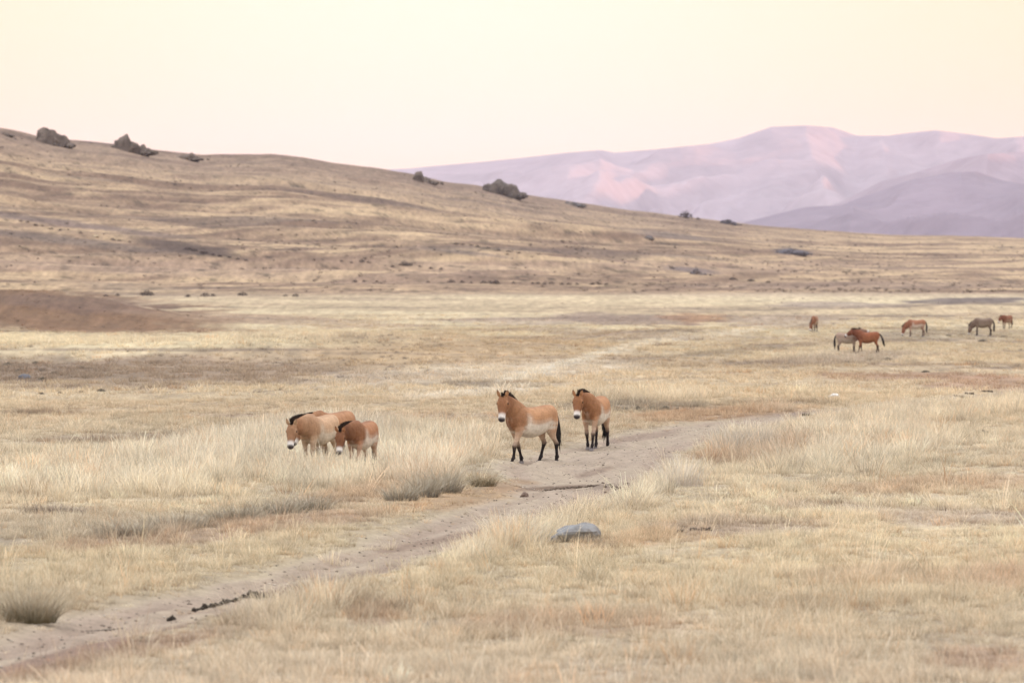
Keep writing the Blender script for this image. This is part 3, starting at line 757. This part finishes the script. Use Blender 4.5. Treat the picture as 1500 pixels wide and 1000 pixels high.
# ------------------------------------------------------------------ shrubs on the slopes
m_shrub = plain('dry_shrub_twigs', (.085,.065,.062), bump=0, sc=(2,), amt=.3)
m_shrub2 = plain('grey_shrub_leaves', (.15,.13,.10), bump=0, sc=(2,), amt=.3)
def shrub_mesh(seed, n=240, w_=1.0, h_=.6):
    rg = random.Random(seed); V, Fs = [], []
    for k in range(n):
        a = rg.uniform(0, 6.28); e_ = rg.random()**.6; cx = math.cos(a)*e_*w_*.5*rg.uniform(.7, 1.1); cyy = math.sin(a)*e_*w_*.5; cz = h_*rg.random()*(1-.75*e_*e_)
        s = rg.uniform(.03, .075)*w_
        n1 = Vector((rg.gauss(0, 1), rg.gauss(0, 1), rg.gauss(0, 1))).normalized(); n2 = n1.orthogonal().normalized(); n3 = n1.cross(n2)
        c = Vector((cx, cyy, cz)); b = len(V)
        V += [c-n2*s, c+n3*s*.6, c+n2*s, c-n3*s*.6]; Fs.append((b, b+1, b+2, b+3))
    for k in range(14):
        a = rg.uniform(0, 6.28); r_ = rg.uniform(.2, .48)*w_; t = Vector((math.cos(a)*r_, math.sin(a)*r_, h_*rg.uniform(.5, 1))); b = len(V); s = .012*w_
        V += [Vector((-s, 0, 0)), Vector((s, 0, 0)), t+Vector((s*.3, 0, 0)), t-Vector((s*.3, 0, 0))]; Fs.append((b, b+1, b+2, b+3))
    me = bpy.data.meshes.new('shrub'); me.from_pydata([tuple(v) for v in V], [], Fs); me.update(); return me
SHR = [shrub_mesh(s) for s in range(5)]
for m_ in SHR: m_.materials.append(m_shrub)
SHG = [shrub_mesh(s+20, 420, 1, .45) for s in range(3)]
for m_ in SHG: m_.materials.append(m_shrub2)
def shrub(px, py, wpx, label, group, hk=1.0, pool=SHR, name='shrub', loc=None):
    p = loc if loc is not None else at(px, py); d = p.y; w_ = wpx*d/F
    o = bpy.data.objects.new(name, random.choice(pool)); COL.objects.link(o); o.location = p; o.rotation_euler = (0, 0, random.uniform(0, 6.28))
    o.scale = (w_, w_, w_*hk); tag(o, label, 'shrub', group); return o
def ridge_pt(px, k=.985):
    u = (px-750)/F; d = float(ridge_dist(u))*k; return Vector((u*d, d, float(H(np.array([u*d]), np.array([d]))[0])-.1))
shrub(0, 0, 24, 'round dark bush on the skyline against the pale mountains', None, .9, loc=ridge_pt(1004))
shrub(0, 0, 9, 'tiny bush on the skyline just right of the round dark bush', None, .8, loc=ridge_pt(1022))
row = [(72,3,434),(155,7,434),(172,7,433),(215,18,433),(275,9,435),(300,12,434),(312,8,434),(355,13,433),(418,7,434),(433,9,434),(520,7,413),(533,6,413),(552,5,413),(627,6,414),
       (661,11,414),(677,7,414),(690,6,415),(708,9,415),(718,9,415),(726,13,416),(752,6,415),(780,6,416),(788,7,416),(797,7,417),(808,8,416),(823,7,417),(833,7,417),(845,6,417),(868,8,417),(878,7,417),(888,6,417)]
for px, w_, py in row: shrub(px, py, w_*1.2, 'low dark bush in the broken row along the foot of the slope', 'bushes in a row along the foot of the hill', .75)
for px, w_, py in [(575,7,391),(592,16,389),(601,9,389),(615,6,391),(631,8,394),(645,6,395),(515,5,385),(530,9,384),(540,7,385),(500,6,383)]:
    shrub(px, py, w_*1.1, 'low dark bush in the short row just above the foot row', 'bushes in the short row above the foot of the hill', .7)
for px, w_, py in [(275,14,366),(285,12,368),(300,14,372),(312,10,374),(322,10,376),(336,9,378),(348,8,380),(360,8,382),(295,9,370)]:
    shrub(px, py, w_, 'dark bush lining the shaded gully on the left slope', 'bushes along the gully on the left slope', .6)
for px, w_, py in [(30,8,325),(40,7,326),(52,9,331),(62,6,332),(75,8,336),(88,7,338),(100,5,337),(118,8,342),(165,9,352),(175,7,353),(190,6,355)]:
    shrub(px, py, w_, 'small bush in the stony line crossing the far left slope', 'bushes in the stony line on the far left slope', .7)
for px, w_, py in [(668,10,358),(678,8,359),(690,8,360),(700,9,362),(715,9,364),(730,8,367),(745,9,369),(760,7,371),(823,8,354),(835,7,355)]:
    shrub(px, py, w_, 'small bush in the line crossing mid slope above centre', 'bushes in the line crossing mid slope', .55)
for px, w_, py in [(1005,8,388),(1074,14,410),(1100,13,412),(1125,9,414),(915,6,386),(897,6,384),(965,6,392),(985,9,394),(1240,5,402),(1262,5,402),(1200,4,398)]:
    shrub(px, py, w_, 'scattered dark bush low on the slope right of centre', 'bushes low on the slope right of centre', .6)
for k in range(150):
    px = random.uniform(0, 1500); sk_ = float(np.interp(px, SKX, SKY)); t = random.random()**.9; py = sk_+8+(426-sk_-10)*t
    if px > 1100 and random.random() < .5: continue
    shrub(px, py, random.uniform(2.0, 4.8), 'tiny dark bush dotted singly over the open hillside', 'tiny bushes dotted over the hillside', .8, pool=SHR[:3])
tick('shrubs')

# ------------------------------------------------------------------ grass
def grass_mat(name, trans=.25, vg=.55, sat=1):
    m, N, L = newmat(name); out = N.new('ShaderNodeOutputMaterial')
    at_ = N.new('ShaderNodeAttribute'); at_.attribute_type = 'INSTANCER'; at_.attribute_name = 'tint'
    vc = N.new('ShaderNodeAttribute'); vc.attribute_name = 'col'
    mul = N.new('ShaderNodeVectorMath'); mul.operation = 'MULTIPLY'; L.new(at_.outputs['Vector'], mul.inputs[0]); L.new(vc.outputs['Vector'], mul.inputs[1])
    b = N.new('ShaderNodeBsdfDiffuse'); t = N.new('ShaderNodeBsdfTranslucent'); mx = N.new('ShaderNodeMixShader'); mx.inputs[0].default_value = trans
    L.new(mul.outputs[0], b.inputs[0]); L.new(mul.outputs[0], t.inputs[0]); L.new(b.outputs[0], mx.inputs[1]); L.new(t.outputs[0], mx.inputs[2]); L.new(mx.outputs[0], out.inputs[0])
    return m
m_grass = grass_mat('dry_grass_blades')
def tuft(name, seed, n, h, spread, wd, lean=.35, curve=.3, seedhead=0, basecol=(.6,.55,.5), segs=3):
    rg = random.Random(seed); V, Fs, C = [], [], []
    for k in range(n):
        a = rg.uniform(0, 6.28); r_ = spread*rg.random()**.6; bx, by = math.cos(a)*r_, math.sin(a)*r_
        hh = h*rg.uniform(.55, 1.1)*(1-.25*r_/max(spread, 1e-3)); la = a+rg.gauss(0, .7); le = abs(rg.gauss(0, lean))+.08
        fa = rg.uniform(0, 3.14); sx_, sy_ = math.cos(fa), math.sin(fa); b = len(V); br = rg.uniform(.82, 1.18); hue = rg.uniform(-.05, .05)
        for j in range(segs+1):
            s = j/segs; off = hh*le*(s+curve*s*s*1.5); w_ = wd*(1-.85*s)*rg.uniform(.9, 1.1)
            if seedhead and s > .6: w_ = wd*seedhead*(1.3-s)
            x = bx+math.cos(la)*off; y = by+math.sin(la)*off; z = hh*s*(1-.18*le*s)
            V += [(x-sx_*w_, y-sy_*w_, z), (x+sx_*w_, y+sy_*w_, z)]
            q = [basecol[i]+(1-basecol[i])*min(1, s*1.8) for i in range(3)]  # darker blade base: thatch tone plus shade between blades, put into the colour
            c = (br*q[0]*(1+hue), br*q[1], br*q[2]*(1-hue)); C += [c, c]
        for j in range(segs): Fs.append((b+2*j, b+2*j+1, b+2*j+3, b+2*j+2))
    me = bpy.data.meshes.new(name); me.from_pydata(V, [], Fs); me.update(); set_col(me, np.array(C)); me.materials.append(m_grass)
    return me
def scatter(name, protos, P, tint, scl, rotz, var, lean=None):
    src = bpy.data.collections.new(name+'_blades')
    for i, pm in enumerate(protos):
        o = bpy.data.objects.new('%s_blade_clump_%02d' % (name, i), pm); src.objects.link(o)
    me = bpy.data.meshes.new(name); me.vertices.add(len(P)); me.vertices.foreach_set('co', np.asarray(P, np.float32).ravel())
    a = me.attributes.new('tint', 'FLOAT_VECTOR', 'POINT'); a.data.foreach_set('vector', np.asarray(tint, np.float32).ravel())
    a = me.attributes.new('scl', 'FLOAT_VECTOR', 'POINT'); a.data.foreach_set('vector', np.asarray(scl, np.float32).ravel())
    rot = np.zeros((len(P), 3), np.float32); rot[:, 2] = rotz; rot[:, 0] = RNG.normal(0, .08, len(P)); rot[:, 1] = RNG.normal(.04, .08, len(P))
    a = me.attributes.new('rot', 'FLOAT_VECTOR', 'POINT'); a.data.foreach_set('vector', rot.ravel())
    a = me.attributes.new('var', 'INT', 'POINT'); a.data.foreach_set('value', np.asarray(var, np.int32))
    o = link(name, me, m_grass); tag(o, kind='stuff')
    ng = bpy.data.node_groups.new(name, 'GeometryNodeTree'); ng.interface.new_socket('Geometry', in_out='INPUT', socket_type='NodeSocketGeometry'); ng.interface.new_socket('Geometry', in_out='OUTPUT', socket_type='NodeSocketGeometry')
    N, L = ng.nodes, ng.links; gi = N.new('NodeGroupInput'); go = N.new('NodeGroupOutput'); ip = N.new('GeometryNodeInstanceOnPoints')
    ci = N.new('GeometryNodeCollectionInfo'); ci.inputs['Collection'].default_value = src; ci.inputs['Separate Children'].default_value = True; ci.inputs['Reset Children'].default_value = True
    def na(nm, ty):
        n = N.new('GeometryNodeInputNamedAttribute'); n.data_type = ty; n.inputs['Name'].default_value = nm; return [s for s in n.outputs if s.enabled][0]
    L.new(gi.outputs[0], ip.inputs['Points']); L.new(ci.outputs[0], ip.inputs['Instance']); ip.inputs['Pick Instance'].default_value = True
    L.new(na('var', 'INT'), ip.inputs['Instance Index']); L.new(na('scl', 'FLOAT_VECTOR'), ip.inputs['Scale'])
    er = N.new('FunctionNodeEulerToRotation'); L.new(na('rot', 'FLOAT_VECTOR'), er.inputs[0]); L.new(er.outputs[0], ip.inputs['Rotation'])
    L.new(ip.outputs[0], go.inputs[0])
    md = o.modifiers.new('scatter', 'NODES'); md.node_group = ng
    return o
def wedge(d0, d1, dens, umax=.108):
    """random points, dens per square metre (function of d allowed)"""
    area = umax*(d1*d1-d0*d0)+8*(d1-d0); n = int(area*dens); c = 4/umax
    d = np.sqrt(RNG.uniform((d0+c)**2, (d1+c)**2, n))-c; x = RNG.uniform(-1, 1, n)*(umax*d+4)
    return x, d
K_G = 1/.885
SHORT = [tuft('short', 100+i, 40, .12, .13, .0028, .5, .3, basecol=(.44,.39,.34)) for i in range(5)]
MEDIUM = [tuft('medium', 120+i, 34, .21, .12, .0027, .3, .35, basecol=(.42,.37,.33)) for i in range(5)]
FEATH = [tuft('feather', 140+i, 40, .43, .17, .0042, .2, .5, seedhead=.9, basecol=(.5,.46,.43), segs=4) for i in range(4)]
STALK = [tuft('stalk', 180+i, 7, .62, .12, .0030, .3, .6, seedhead=1.6, basecol=(.8,.75,.7), segs=4) for i in range(3)]
COARSE = [tuft('coarse', 160+i, 30, .36, .34, .014, .3, .3, basecol=(.85,.82,.8), segs=2) for i in range(4)]
def blobs_at(px, py, L, n):
    w_ = np.zeros(px.shape)
    for cx, cy, rx, ry, sl, st in L:
        dx = px-cx; dy = py-cy-sl*dx; q = np.sqrt((dx/rx)**2+(dy/ry)**2)+.45*n
        w_ = np.maximum(w_, st*(1-sstep(.55, 1.15, q)))
    return w_
BARE = [(150,455,330,40,.05,1),(560,925,0.1,0.1,0,0),(690,722,100,12,-.15,.75),(1240,745,80,7,0,.7),(1100,776,110,8,0,.75),(1420,765,120,10,0,.5),(640,660,150,5,0,.3),
        (620,600,420,20,.0,.55),(250,590,330,18,0,.6),(130,640,130,8,0,.5),(60,940,260,16,-.2,.7),(300,760,160,6,-.12,.4),(1380,545,170,12,0,.6),(900,470,180,14,0,.6),(640,520,260,24,0,.5)]
TALL = [(400,665,240,40,-.12,1),(520,690,130,30,-.1,.9),(620,692,90,26,-.1,1),(150,700,200,40,-.05,.75),(1090,650,75,26,0,.6),(1240,640,200,26,0,.4),(1250,610,170,12,0,.7),(1400,605,200,16,-.1,.4),
        (960,718,70,22,-.3,.9),(740,795,120,20,-.25,.8),(860,742,90,14,-.2,.7),(480,660,120,30,0,.8),(340,496,420,14,0,.6),(640,650,110,26,0,.6),(1180,665,160,30,0,.5),
        (500,835,110,14,-.25,.35),(420,900,120,20,-.2,.4),(940,580,110,12,0,.4),(1250,520,140,16,0,.5)]
_p = at(843, 793); CLEAR = [(_p.x, _p.y, .52, 3.2, .5)]
for _x, _y, _w in ((1222,583,.3),(1026,777,.3),(996,779,.15),(1438,634,.3),(1186,609,.4)):
    _p = at(_x, _y); CLEAR.append((_p.x, _p.y, _w, 4.5, .3))
def zone(name, d0, d1, dens, protos_by, hs, wk, road_clear=0.0):
    x, y = wedge(d0, d1, dens); sd = road_sd(x, y); z = H(x, y, sd)
    px, py = project(x, y, z); n = fbm(x*.4, y*.14, 401, 4)
    bare = blobs_at(px, py, BARE, n); tall = blobs_at(px, py, TALL, n)
    clump = fbm(x*.9, y*.45, 405, 3)
    keep = RNG.random(len(x)) < np.clip(1.0-.85*bare, .04, 1)*np.clip(.85+.6*clump, .3, 1)
    for (cx, cyy, ax, ay0, ay1) in CLEAR: keep &= ~((np.abs(x-cx) < ax) & (y > cyy-ay0) & (y < cyy+ay1) & (RNG.random(len(x)) < .62))
    keep &= RNG.random(len(x)) > sstep(420, 640, y)*.95
    keep &= (sd < -.02-RNG.random(len(x))**3*.2) | ((sd < .6) & (RNG.random(len(x)) < .07)) | (RNG.random(len(x)) < .004)
    x, y, z, px, py, n, tall, bare, clump, sd = [a[keep] for a in (x, y, z, px, py, n, tall, bare, clump, sd)]
    rgb = ground_rgb(x, y, z)
    rgb = rgb*(1-.65*tall[:, None])+np.array((214,202,182.))*.65*tall[:, None]
    lum = rgb.mean(1, keepdims=True); rgb = rgb*.75+lum*.25*np.array((1.02,1.0,.93))
    far = name == 'distant_grass'
    tint = s2l(rgb)*K_G*(1+(.08 if far else .20)*RNG.normal(0, 1, (len(x), 1)))
    wr = RNG.random(len(x)) < (.02 if far else .07); tint[wr] *= np.array((.95,.78,.66))
    gy = RNG.random(len(x)) < (.03 if far else .08); tint[gy] *= np.array((.80,.78,.80))
    verge = 1-.35*(1-sstep(0, .8, -sd))
    s = hs*RNG.uniform(.65, 1.25, len(x))*(1+.5*clump)*verge
    ntype = len(protos_by); 
    pr = []; off = [0]
    for p_ in protos_by: pr += p_; off.append(off[-1]+len(p_))
    ty = np.zeros(len(x), int)
    if ntype == 4:
        r_ = RNG.random(len(x)); ty = np.where(r_ < .42+.35*clump, 1, 0); ty = np.where(RNG.random(len(x)) < tall*.75, 2, ty); ty = np.where((ty == 0) & (RNG.random(len(x)) < .012), 2, ty); ty = np.where((ty < 2) & (RNG.random(len(x)) < .035), 3, ty)
    var = np.array([off[t] for t in range(ntype)])[ty] + RNG.integers(0, 1000, len(x)) % np.array([len(p_) for p_ in protos_by])[ty]
    scl = np.stack([s*wk, s*wk, s*(1-.45*bare)*(1+(.9*tall if far else .35*tall))], -1)
    scatter(name, pr, np.stack([x, y, z-.01], -1), np.clip(tint, .01, .95), scl, RNG.uniform(0, 6.28, len(x)), var)
    print(name, len(x))
zone('foreground_grass', 44, 95, 34, [SHORT, MEDIUM, FEATH, STALK], .82, 1.2)
zone('dry_grass', 95, 200, 15, [SHORT, MEDIUM, FEATH, STALK], .9, 1.35)
zone('distant_grass', 200, 620, .9, [COARSE], .55, 1.7)
def stuff_scatter(name, x, y, smin, smax, rgb, pool):
    px, py = project(x, y, H(x, y)); n = fbm(x*.03, y*.012, 501, 4); keep = RNG.random(len(x)) < np.clip(.35+1.6*n, .03, 1); x, y = x[keep], y[keep]
    sc_ = RNG.uniform(0, 1, len(x))**2.2*(smax-smin)+smin
    t_ = np.array(rgb)*RNG.uniform(.6, 1.4, (len(x), 1))
    scatter(name, pool, np.stack([x, y, H(x, y)-.02], -1), t_, np.stack([sc_, sc_, sc_*.75], -1), RNG.uniform(0, 6.28, len(x)), RNG.integers(0, len(pool), len(x)))
SC_ = []
for i in range(3):
    q_ = shrub_mesh(60+i, 60, 1, .55); set_col(q_, np.ones((len(q_.vertices), 3))); q_.materials.append(m_grass); SC_.append(q_)
hx = RNG.uniform(760, 2300, 18000); hu = RNG.uniform(-.105, .105, 18000); kk_ = hx < ridge_dist(hu)*.99
stuff_scatter('hillside_scrub', (hu*hx)[kk_], hx[kk_], .25, 1.3, (.11,.085,.075), SC_)
kx_, ky_ = RNG.uniform(-66, -28, 1600), RNG.uniform(500, 575, 1600)
stuff_scatter('knoll_scrub', kx_, ky_, .15, .5, (.13,.10,.08), SC_)
bx_, by_ = RNG.uniform(-38, -4, 2200), RNG.uniform(265, 345, 2200)
stuff_scatter('bank_scrub', bx_, by_, .12, .45, (.17,.14,.115), SC_)
px_, py_ = wedge(200, 740, .03); stuff_scatter('plain_scrub', px_, py_, .12, .5, (.20,.165,.14), SC_)
gx_, gy_ = wedge(52, 190, 6, .1); sdg = road_sd(gx_, gy_); kp = sdg > .02; gx_, gy_, sdg = gx_[kp], gy_[kp], sdg[kp]
GR = []
for i in range(4):
    b = bmesh.new(); bmesh.ops.create_icosphere(b, subdivisions=1, radius=1); gm = bpy.data.meshes.new('gravel_stone')
    for v in b.verts: v.co *= random.uniform(.7, 1.2); v.co.z *= .6
    b.to_mesh(gm); b.free(); set_col(gm, np.ones((len(gm.vertices), 3))); gm.materials.append(m_grass); GR.append(gm)
gs_ = RNG.uniform(.4, 1, len(gx_))**2*.026
gt = np.array((.30,.26,.22))*RNG.uniform(.45, 1.9, (len(gx_), 1))
scatter('gravel', GR, np.stack([gx_, gy_, H(gx_, gy_, sdg)+.012], -1), gt, np.stack([gs_]*3, -1), RNG.uniform(0, 6.28, len(gx_)), RNG.integers(0, 4, len(gx_)))
tick('grass')

def tussock(label, px, py, n, h, spread, rgb, wd=.005, base=(.35,.33,.3), seed=1, seedhead=0, lean=.35, elong=1):
    global m_grass
    me = tuft('tussock', seed, n, h, spread, wd, lean, .4, seedhead, base, 4)
    a = me.color_attributes['col']; c = np.zeros(len(me.vertices)*4, np.float32); a.data.foreach_get('color', c); c = c.reshape(-1, 4); c[:, :3] *= np.array(rgb); a.data.foreach_set('color', c.ravel())
    me.materials.clear(); me.materials.append(m_tus)
    o = link('grass_tussock', me, None); o.location = at(px, py); o.scale = (elong, 1, 1); return tag(o, label, 'grass tussock')
m_tus = col_mat('tussock_blades', (8,), .15, bump=0)
T1 = (.42,.36,.27); T2 = (.38,.34,.27); T3=(.50,.45,.38)
tussock('big bristling tussock with dark olive base at the lower left edge', 45, 912, 700, .62, .30, T1, .004, (.3,.28,.2), 501, lean=.55)
tussock('dark grey tussock at the right end of the tussock row below the young horse', 652, 722, 420, .60, .30, T2, .005, (.4,.38,.38), 502, lean=.5)
tussock('grey tussock second from the right in the tussock row', 620, 728, 420, .58, .28, T2, .005, (.4,.38,.38), 503, lean=.5)
tussock('flat brownish tussock third from the right in the tussock row', 588, 733, 340, .42, .3, T2, .005, (.4,.38,.38), 504, lean=.55)
tussock('round olive tussock on the tip of the verge beside the track', 706, 712, 420, .34, .26, (.34,.28,.19), .005, (.45,.42,.35), 505, lean=.6)
tussock('low dark tussock in the tussock row, right of its middle', 450, 746, 300, .40, .42, T2, .005, (.4,.38,.36), 506, lean=.55)
tussock('low wide tussock in the middle of the tussock row', 405, 752, 320, .38, .5, T2, .005, (.4,.38,.36), 507, lean=.55)
tussock('brown tussock left of the middle of the tussock row', 345, 762, 320, .40, .5, T2, .005, (.42,.38,.35), 508, lean=.55)
tussock('dark low tussock near the left end of the tussock row', 260, 772, 320, .36, .55, T2, .005, (.38,.36,.34), 509, lean=.55)
tussock('darkest small tussock ending the tussock row on the left', 185, 784, 320, .36, .5, T2, .005, (.34,.32,.3), 510, lean=.55)
tussock('brown matted tussock alone in the pale grass at far left', 88, 752, 300, .22, .7, (.26,.21,.17), .005, (.5,.48,.45), 511, lean=.7)
tussock('tall pale feathery tussock standing on the track bend, left one of two', 1070, 665, 380, .78, .42, T3, .004, (.7,.68,.68), 512, .9, .3)
tussock('tall pale feathery tussock standing on the track bend, right one of two', 1105, 662, 380, .80, .42, T3, .004, (.7,.68,.68), 513, .9, .3)
tussock('wispy white tussock on the verge right of the track bend', 1000, 712, 220, .7, .4, (.62,.57,.50), .004, (.75,.7,.7), 514, .9, .3)
tussock('wispy white tussock left of the blue-grey boulder', 760, 800, 200, .62, .45, (.56,.50,.42), .004, (.75,.7,.65), 515, .9, .35)
for k, (px, py, w_) in enumerate([(905,602,9),(918,601,12),(935,600,16),(955,601,18),(975,600,16),(992,601,12),(1015,596,10)]):
    shrub(px, py, w_*1.15, 'grey twiggy bush in the low row behind the track right of the horses', 'grey bushes behind the track', .7, pool=SHG)
for k, (px, py, w_) in enumerate([(88,576,9),(118,575,11),(148,573,12),(60,577,9),(175,571,12),(12,535,14),(52,532,10),(30,545,16),(80,548,14),(120,540,12),(190,545,10),(62,556,12)]):
    shrub(px, py, w_*1.2, 'grey-brown bush among the scrub on the left bank', 'scrub bushes on the left bank', .6, pool=SHG)
for px, py, w_ in [(1130,511,14),(1150,512,10),(1275,530,22),(1300,528,22),(1330,525,16),(1240,532,18),(1410,490,10),(1470,494,14),(1390,492,12),(1440,500,16),(1356,545,14)]:
    shrub(px, py, w_, 'low grey bush in the pasture around the distant horses', 'grey bushes around the distant horses', .45, pool=SHG)
tick('all')


# ------------------------------------------------------------------ haze
bm = bmesh.new(); bmesh.ops.create_cube(bm, size=1)
hz = bpy.data.meshes.new('haze'); bm.to_mesh(hz); bm.free()
m, N, L = newmat('thin_evening_haze'); out = N.new('ShaderNodeOutputMaterial'); pv = N.new('ShaderNodeVolumePrincipled')
pv.inputs['Density'].default_value = 2.7e-5; pv.inputs['Color'].default_value = (.74,.735,.96,1); pv.inputs['Anisotropy'].default_value = 0.0
L.new(pv.outputs[0], out.inputs['Volume'])
ho = link('haze', hz, m); ho.scale = (46000, 46000, 640); ho.location = (0, 0, 640/2-36); tag(ho, kind='stuff')

# ------------------------------------------------------------------ world and sun
SUN_EL = 3.2; SUN_AZ = R(118)   # compass: from +y clockwise
w = bpy.data.worlds.new('World'); scene.world = w; w.use_nodes = True
nt = w.node_tree; nt.nodes.clear(); N = nt.nodes; L = nt.links
out = N.new('ShaderNodeOutputWorld'); bg = N.new('ShaderNodeBackground'); bg2 = N.new('ShaderNodeBackground'); add = N.new('ShaderNodeAddShader')
sk = N.new('ShaderNodeTexSky'); sk.sky_type = 'NISHITA'; sk.sun_disc = False; sk.sun_elevation = R(SUN_EL); sk.sun_rotation = SUN_AZ; sk.dust_density = 2
L.new(sk.outputs[0], bg2.inputs[0]); bg2.inputs[1].default_value = .05
tc = N.new('ShaderNodeTexCoord'); sx = N.new('ShaderNodeSeparateXYZ'); L.new(tc.outputs['Generated'], sx.inputs[0])
ramp = N.new('ShaderNodeValToRGB'); L.new(sx.outputs['Z'], ramp.inputs[0]); ramp.color_ramp.interpolation = 'B_SPLINE'
stops = [(0,(1.20,.75,.44)),(.02,(1.20,.82,.56)),(.045,(1.18,.955,.73)),(.08,(1.05,.89,.74)),(.25,(.98,.96,.93)),(.6,(1.65,1.66,1.68)),(1,(2.8,2.85,2.95))]
e = ramp.color_ramp.elements
SC = 3.0
for i, (p, c) in enumerate(stops):
    el = e[i] if i < 2 else e.new(p)
    el.position = p; el.color = (c[0]/SC, c[1]/SC, c[2]/SC, 1)
ab = N.new('ShaderNodeMath'); ab.operation = 'ADD'; ab.inputs[1].default_value = .012; L.new(sx.outputs['X'], ab.inputs[0])
ab2 = N.new('ShaderNodeMath'); ab2.operation = 'ABSOLUTE'; L.new(ab.outputs[0], ab2.inputs[0])
mrx = N.new('ShaderNodeMapRange'); mrx.interpolation_type = 'SMOOTHSTEP'; mrx.inputs['From Min'].default_value = .0; mrx.inputs['From Max'].default_value = .13; L.new(ab2.outputs[0], mrx.inputs['Value'])
mrz = N.new('ShaderNodeMapRange'); mrz.inputs['From Min'].default_value = .06; mrz.inputs['From Max'].default_value = .2; mrz.inputs['To Min'].default_value = 1; mrz.inputs['To Max'].default_value = 0; L.new(sx.outputs['Z'], mrz.inputs['Value'])
ml = N.new('ShaderNodeMath'); ml.operation = 'MULTIPLY'; L.new(mrx.outputs[0], ml.inputs[0]); L.new(mrz.outputs[0], ml.inputs[1])
tn = N.new('ShaderNodeMix'); tn.data_type = 'RGBA'; tn.blend_type = 'MULTIPLY'; tn.inputs[7].default_value = (.97,.86,.72,1); L.new(ml.outputs[0], tn.inputs[0]); L.new(ramp.outputs[0], tn.inputs[6])
L.new(tn.outputs[2], bg.inputs[0]); bg.inputs[1].default_value = SC
L.new(bg.outputs[0], add.inputs[0]); L.new(bg2.outputs[0], add.inputs[1]); L.new(add.outputs[0], out.inputs[0])
sl = bpy.data.lights.new('sun', 'SUN'); sl.energy = 5.0; sl.angle = R(.5); sl.color = (1, .55, .38)
so = bpy.data.objects.new('sun', sl); COL.objects.link(so)
dv = Vector((math.sin(SUN_AZ)*math.cos(R(SUN_EL)), math.cos(SUN_AZ)*math.cos(R(SUN_EL)), math.sin(R(SUN_EL))))
so.rotation_euler = dv.to_track_quat('Z', 'Y').to_euler(); so.location = dv*50

cam = bpy.data.cameras.new('camera'); cam.lens = 200; cam.sensor_width = 36; cam.clip_start = 1; cam.clip_end = 120000
co = bpy.data.objects.new('camera', cam); COL.objects.link(co); co.location = (0, 0, CAMZ); co.rotation_euler = (math.pi/2-PITCH, 0, 0)
cam.dof.use_dof = True; cam.dof.focus_distance = 124; cam.dof.aperture_fstop = 3.7
scene.camera = co
scene.view_settings.view_transform = 'Standard'; scene.view_settings.look = 'None'; scene.view_settings.exposure = .12; scene.view_settings.gamma = 1
cy = scene.cycles; cy.use_denoising = True; cy.max_bounces = 6; cy.diffuse_bounces = 3; cy.transmission_bounces = 3; cy.volume_bounces = 1
cy.transparent_max_bounces = 8
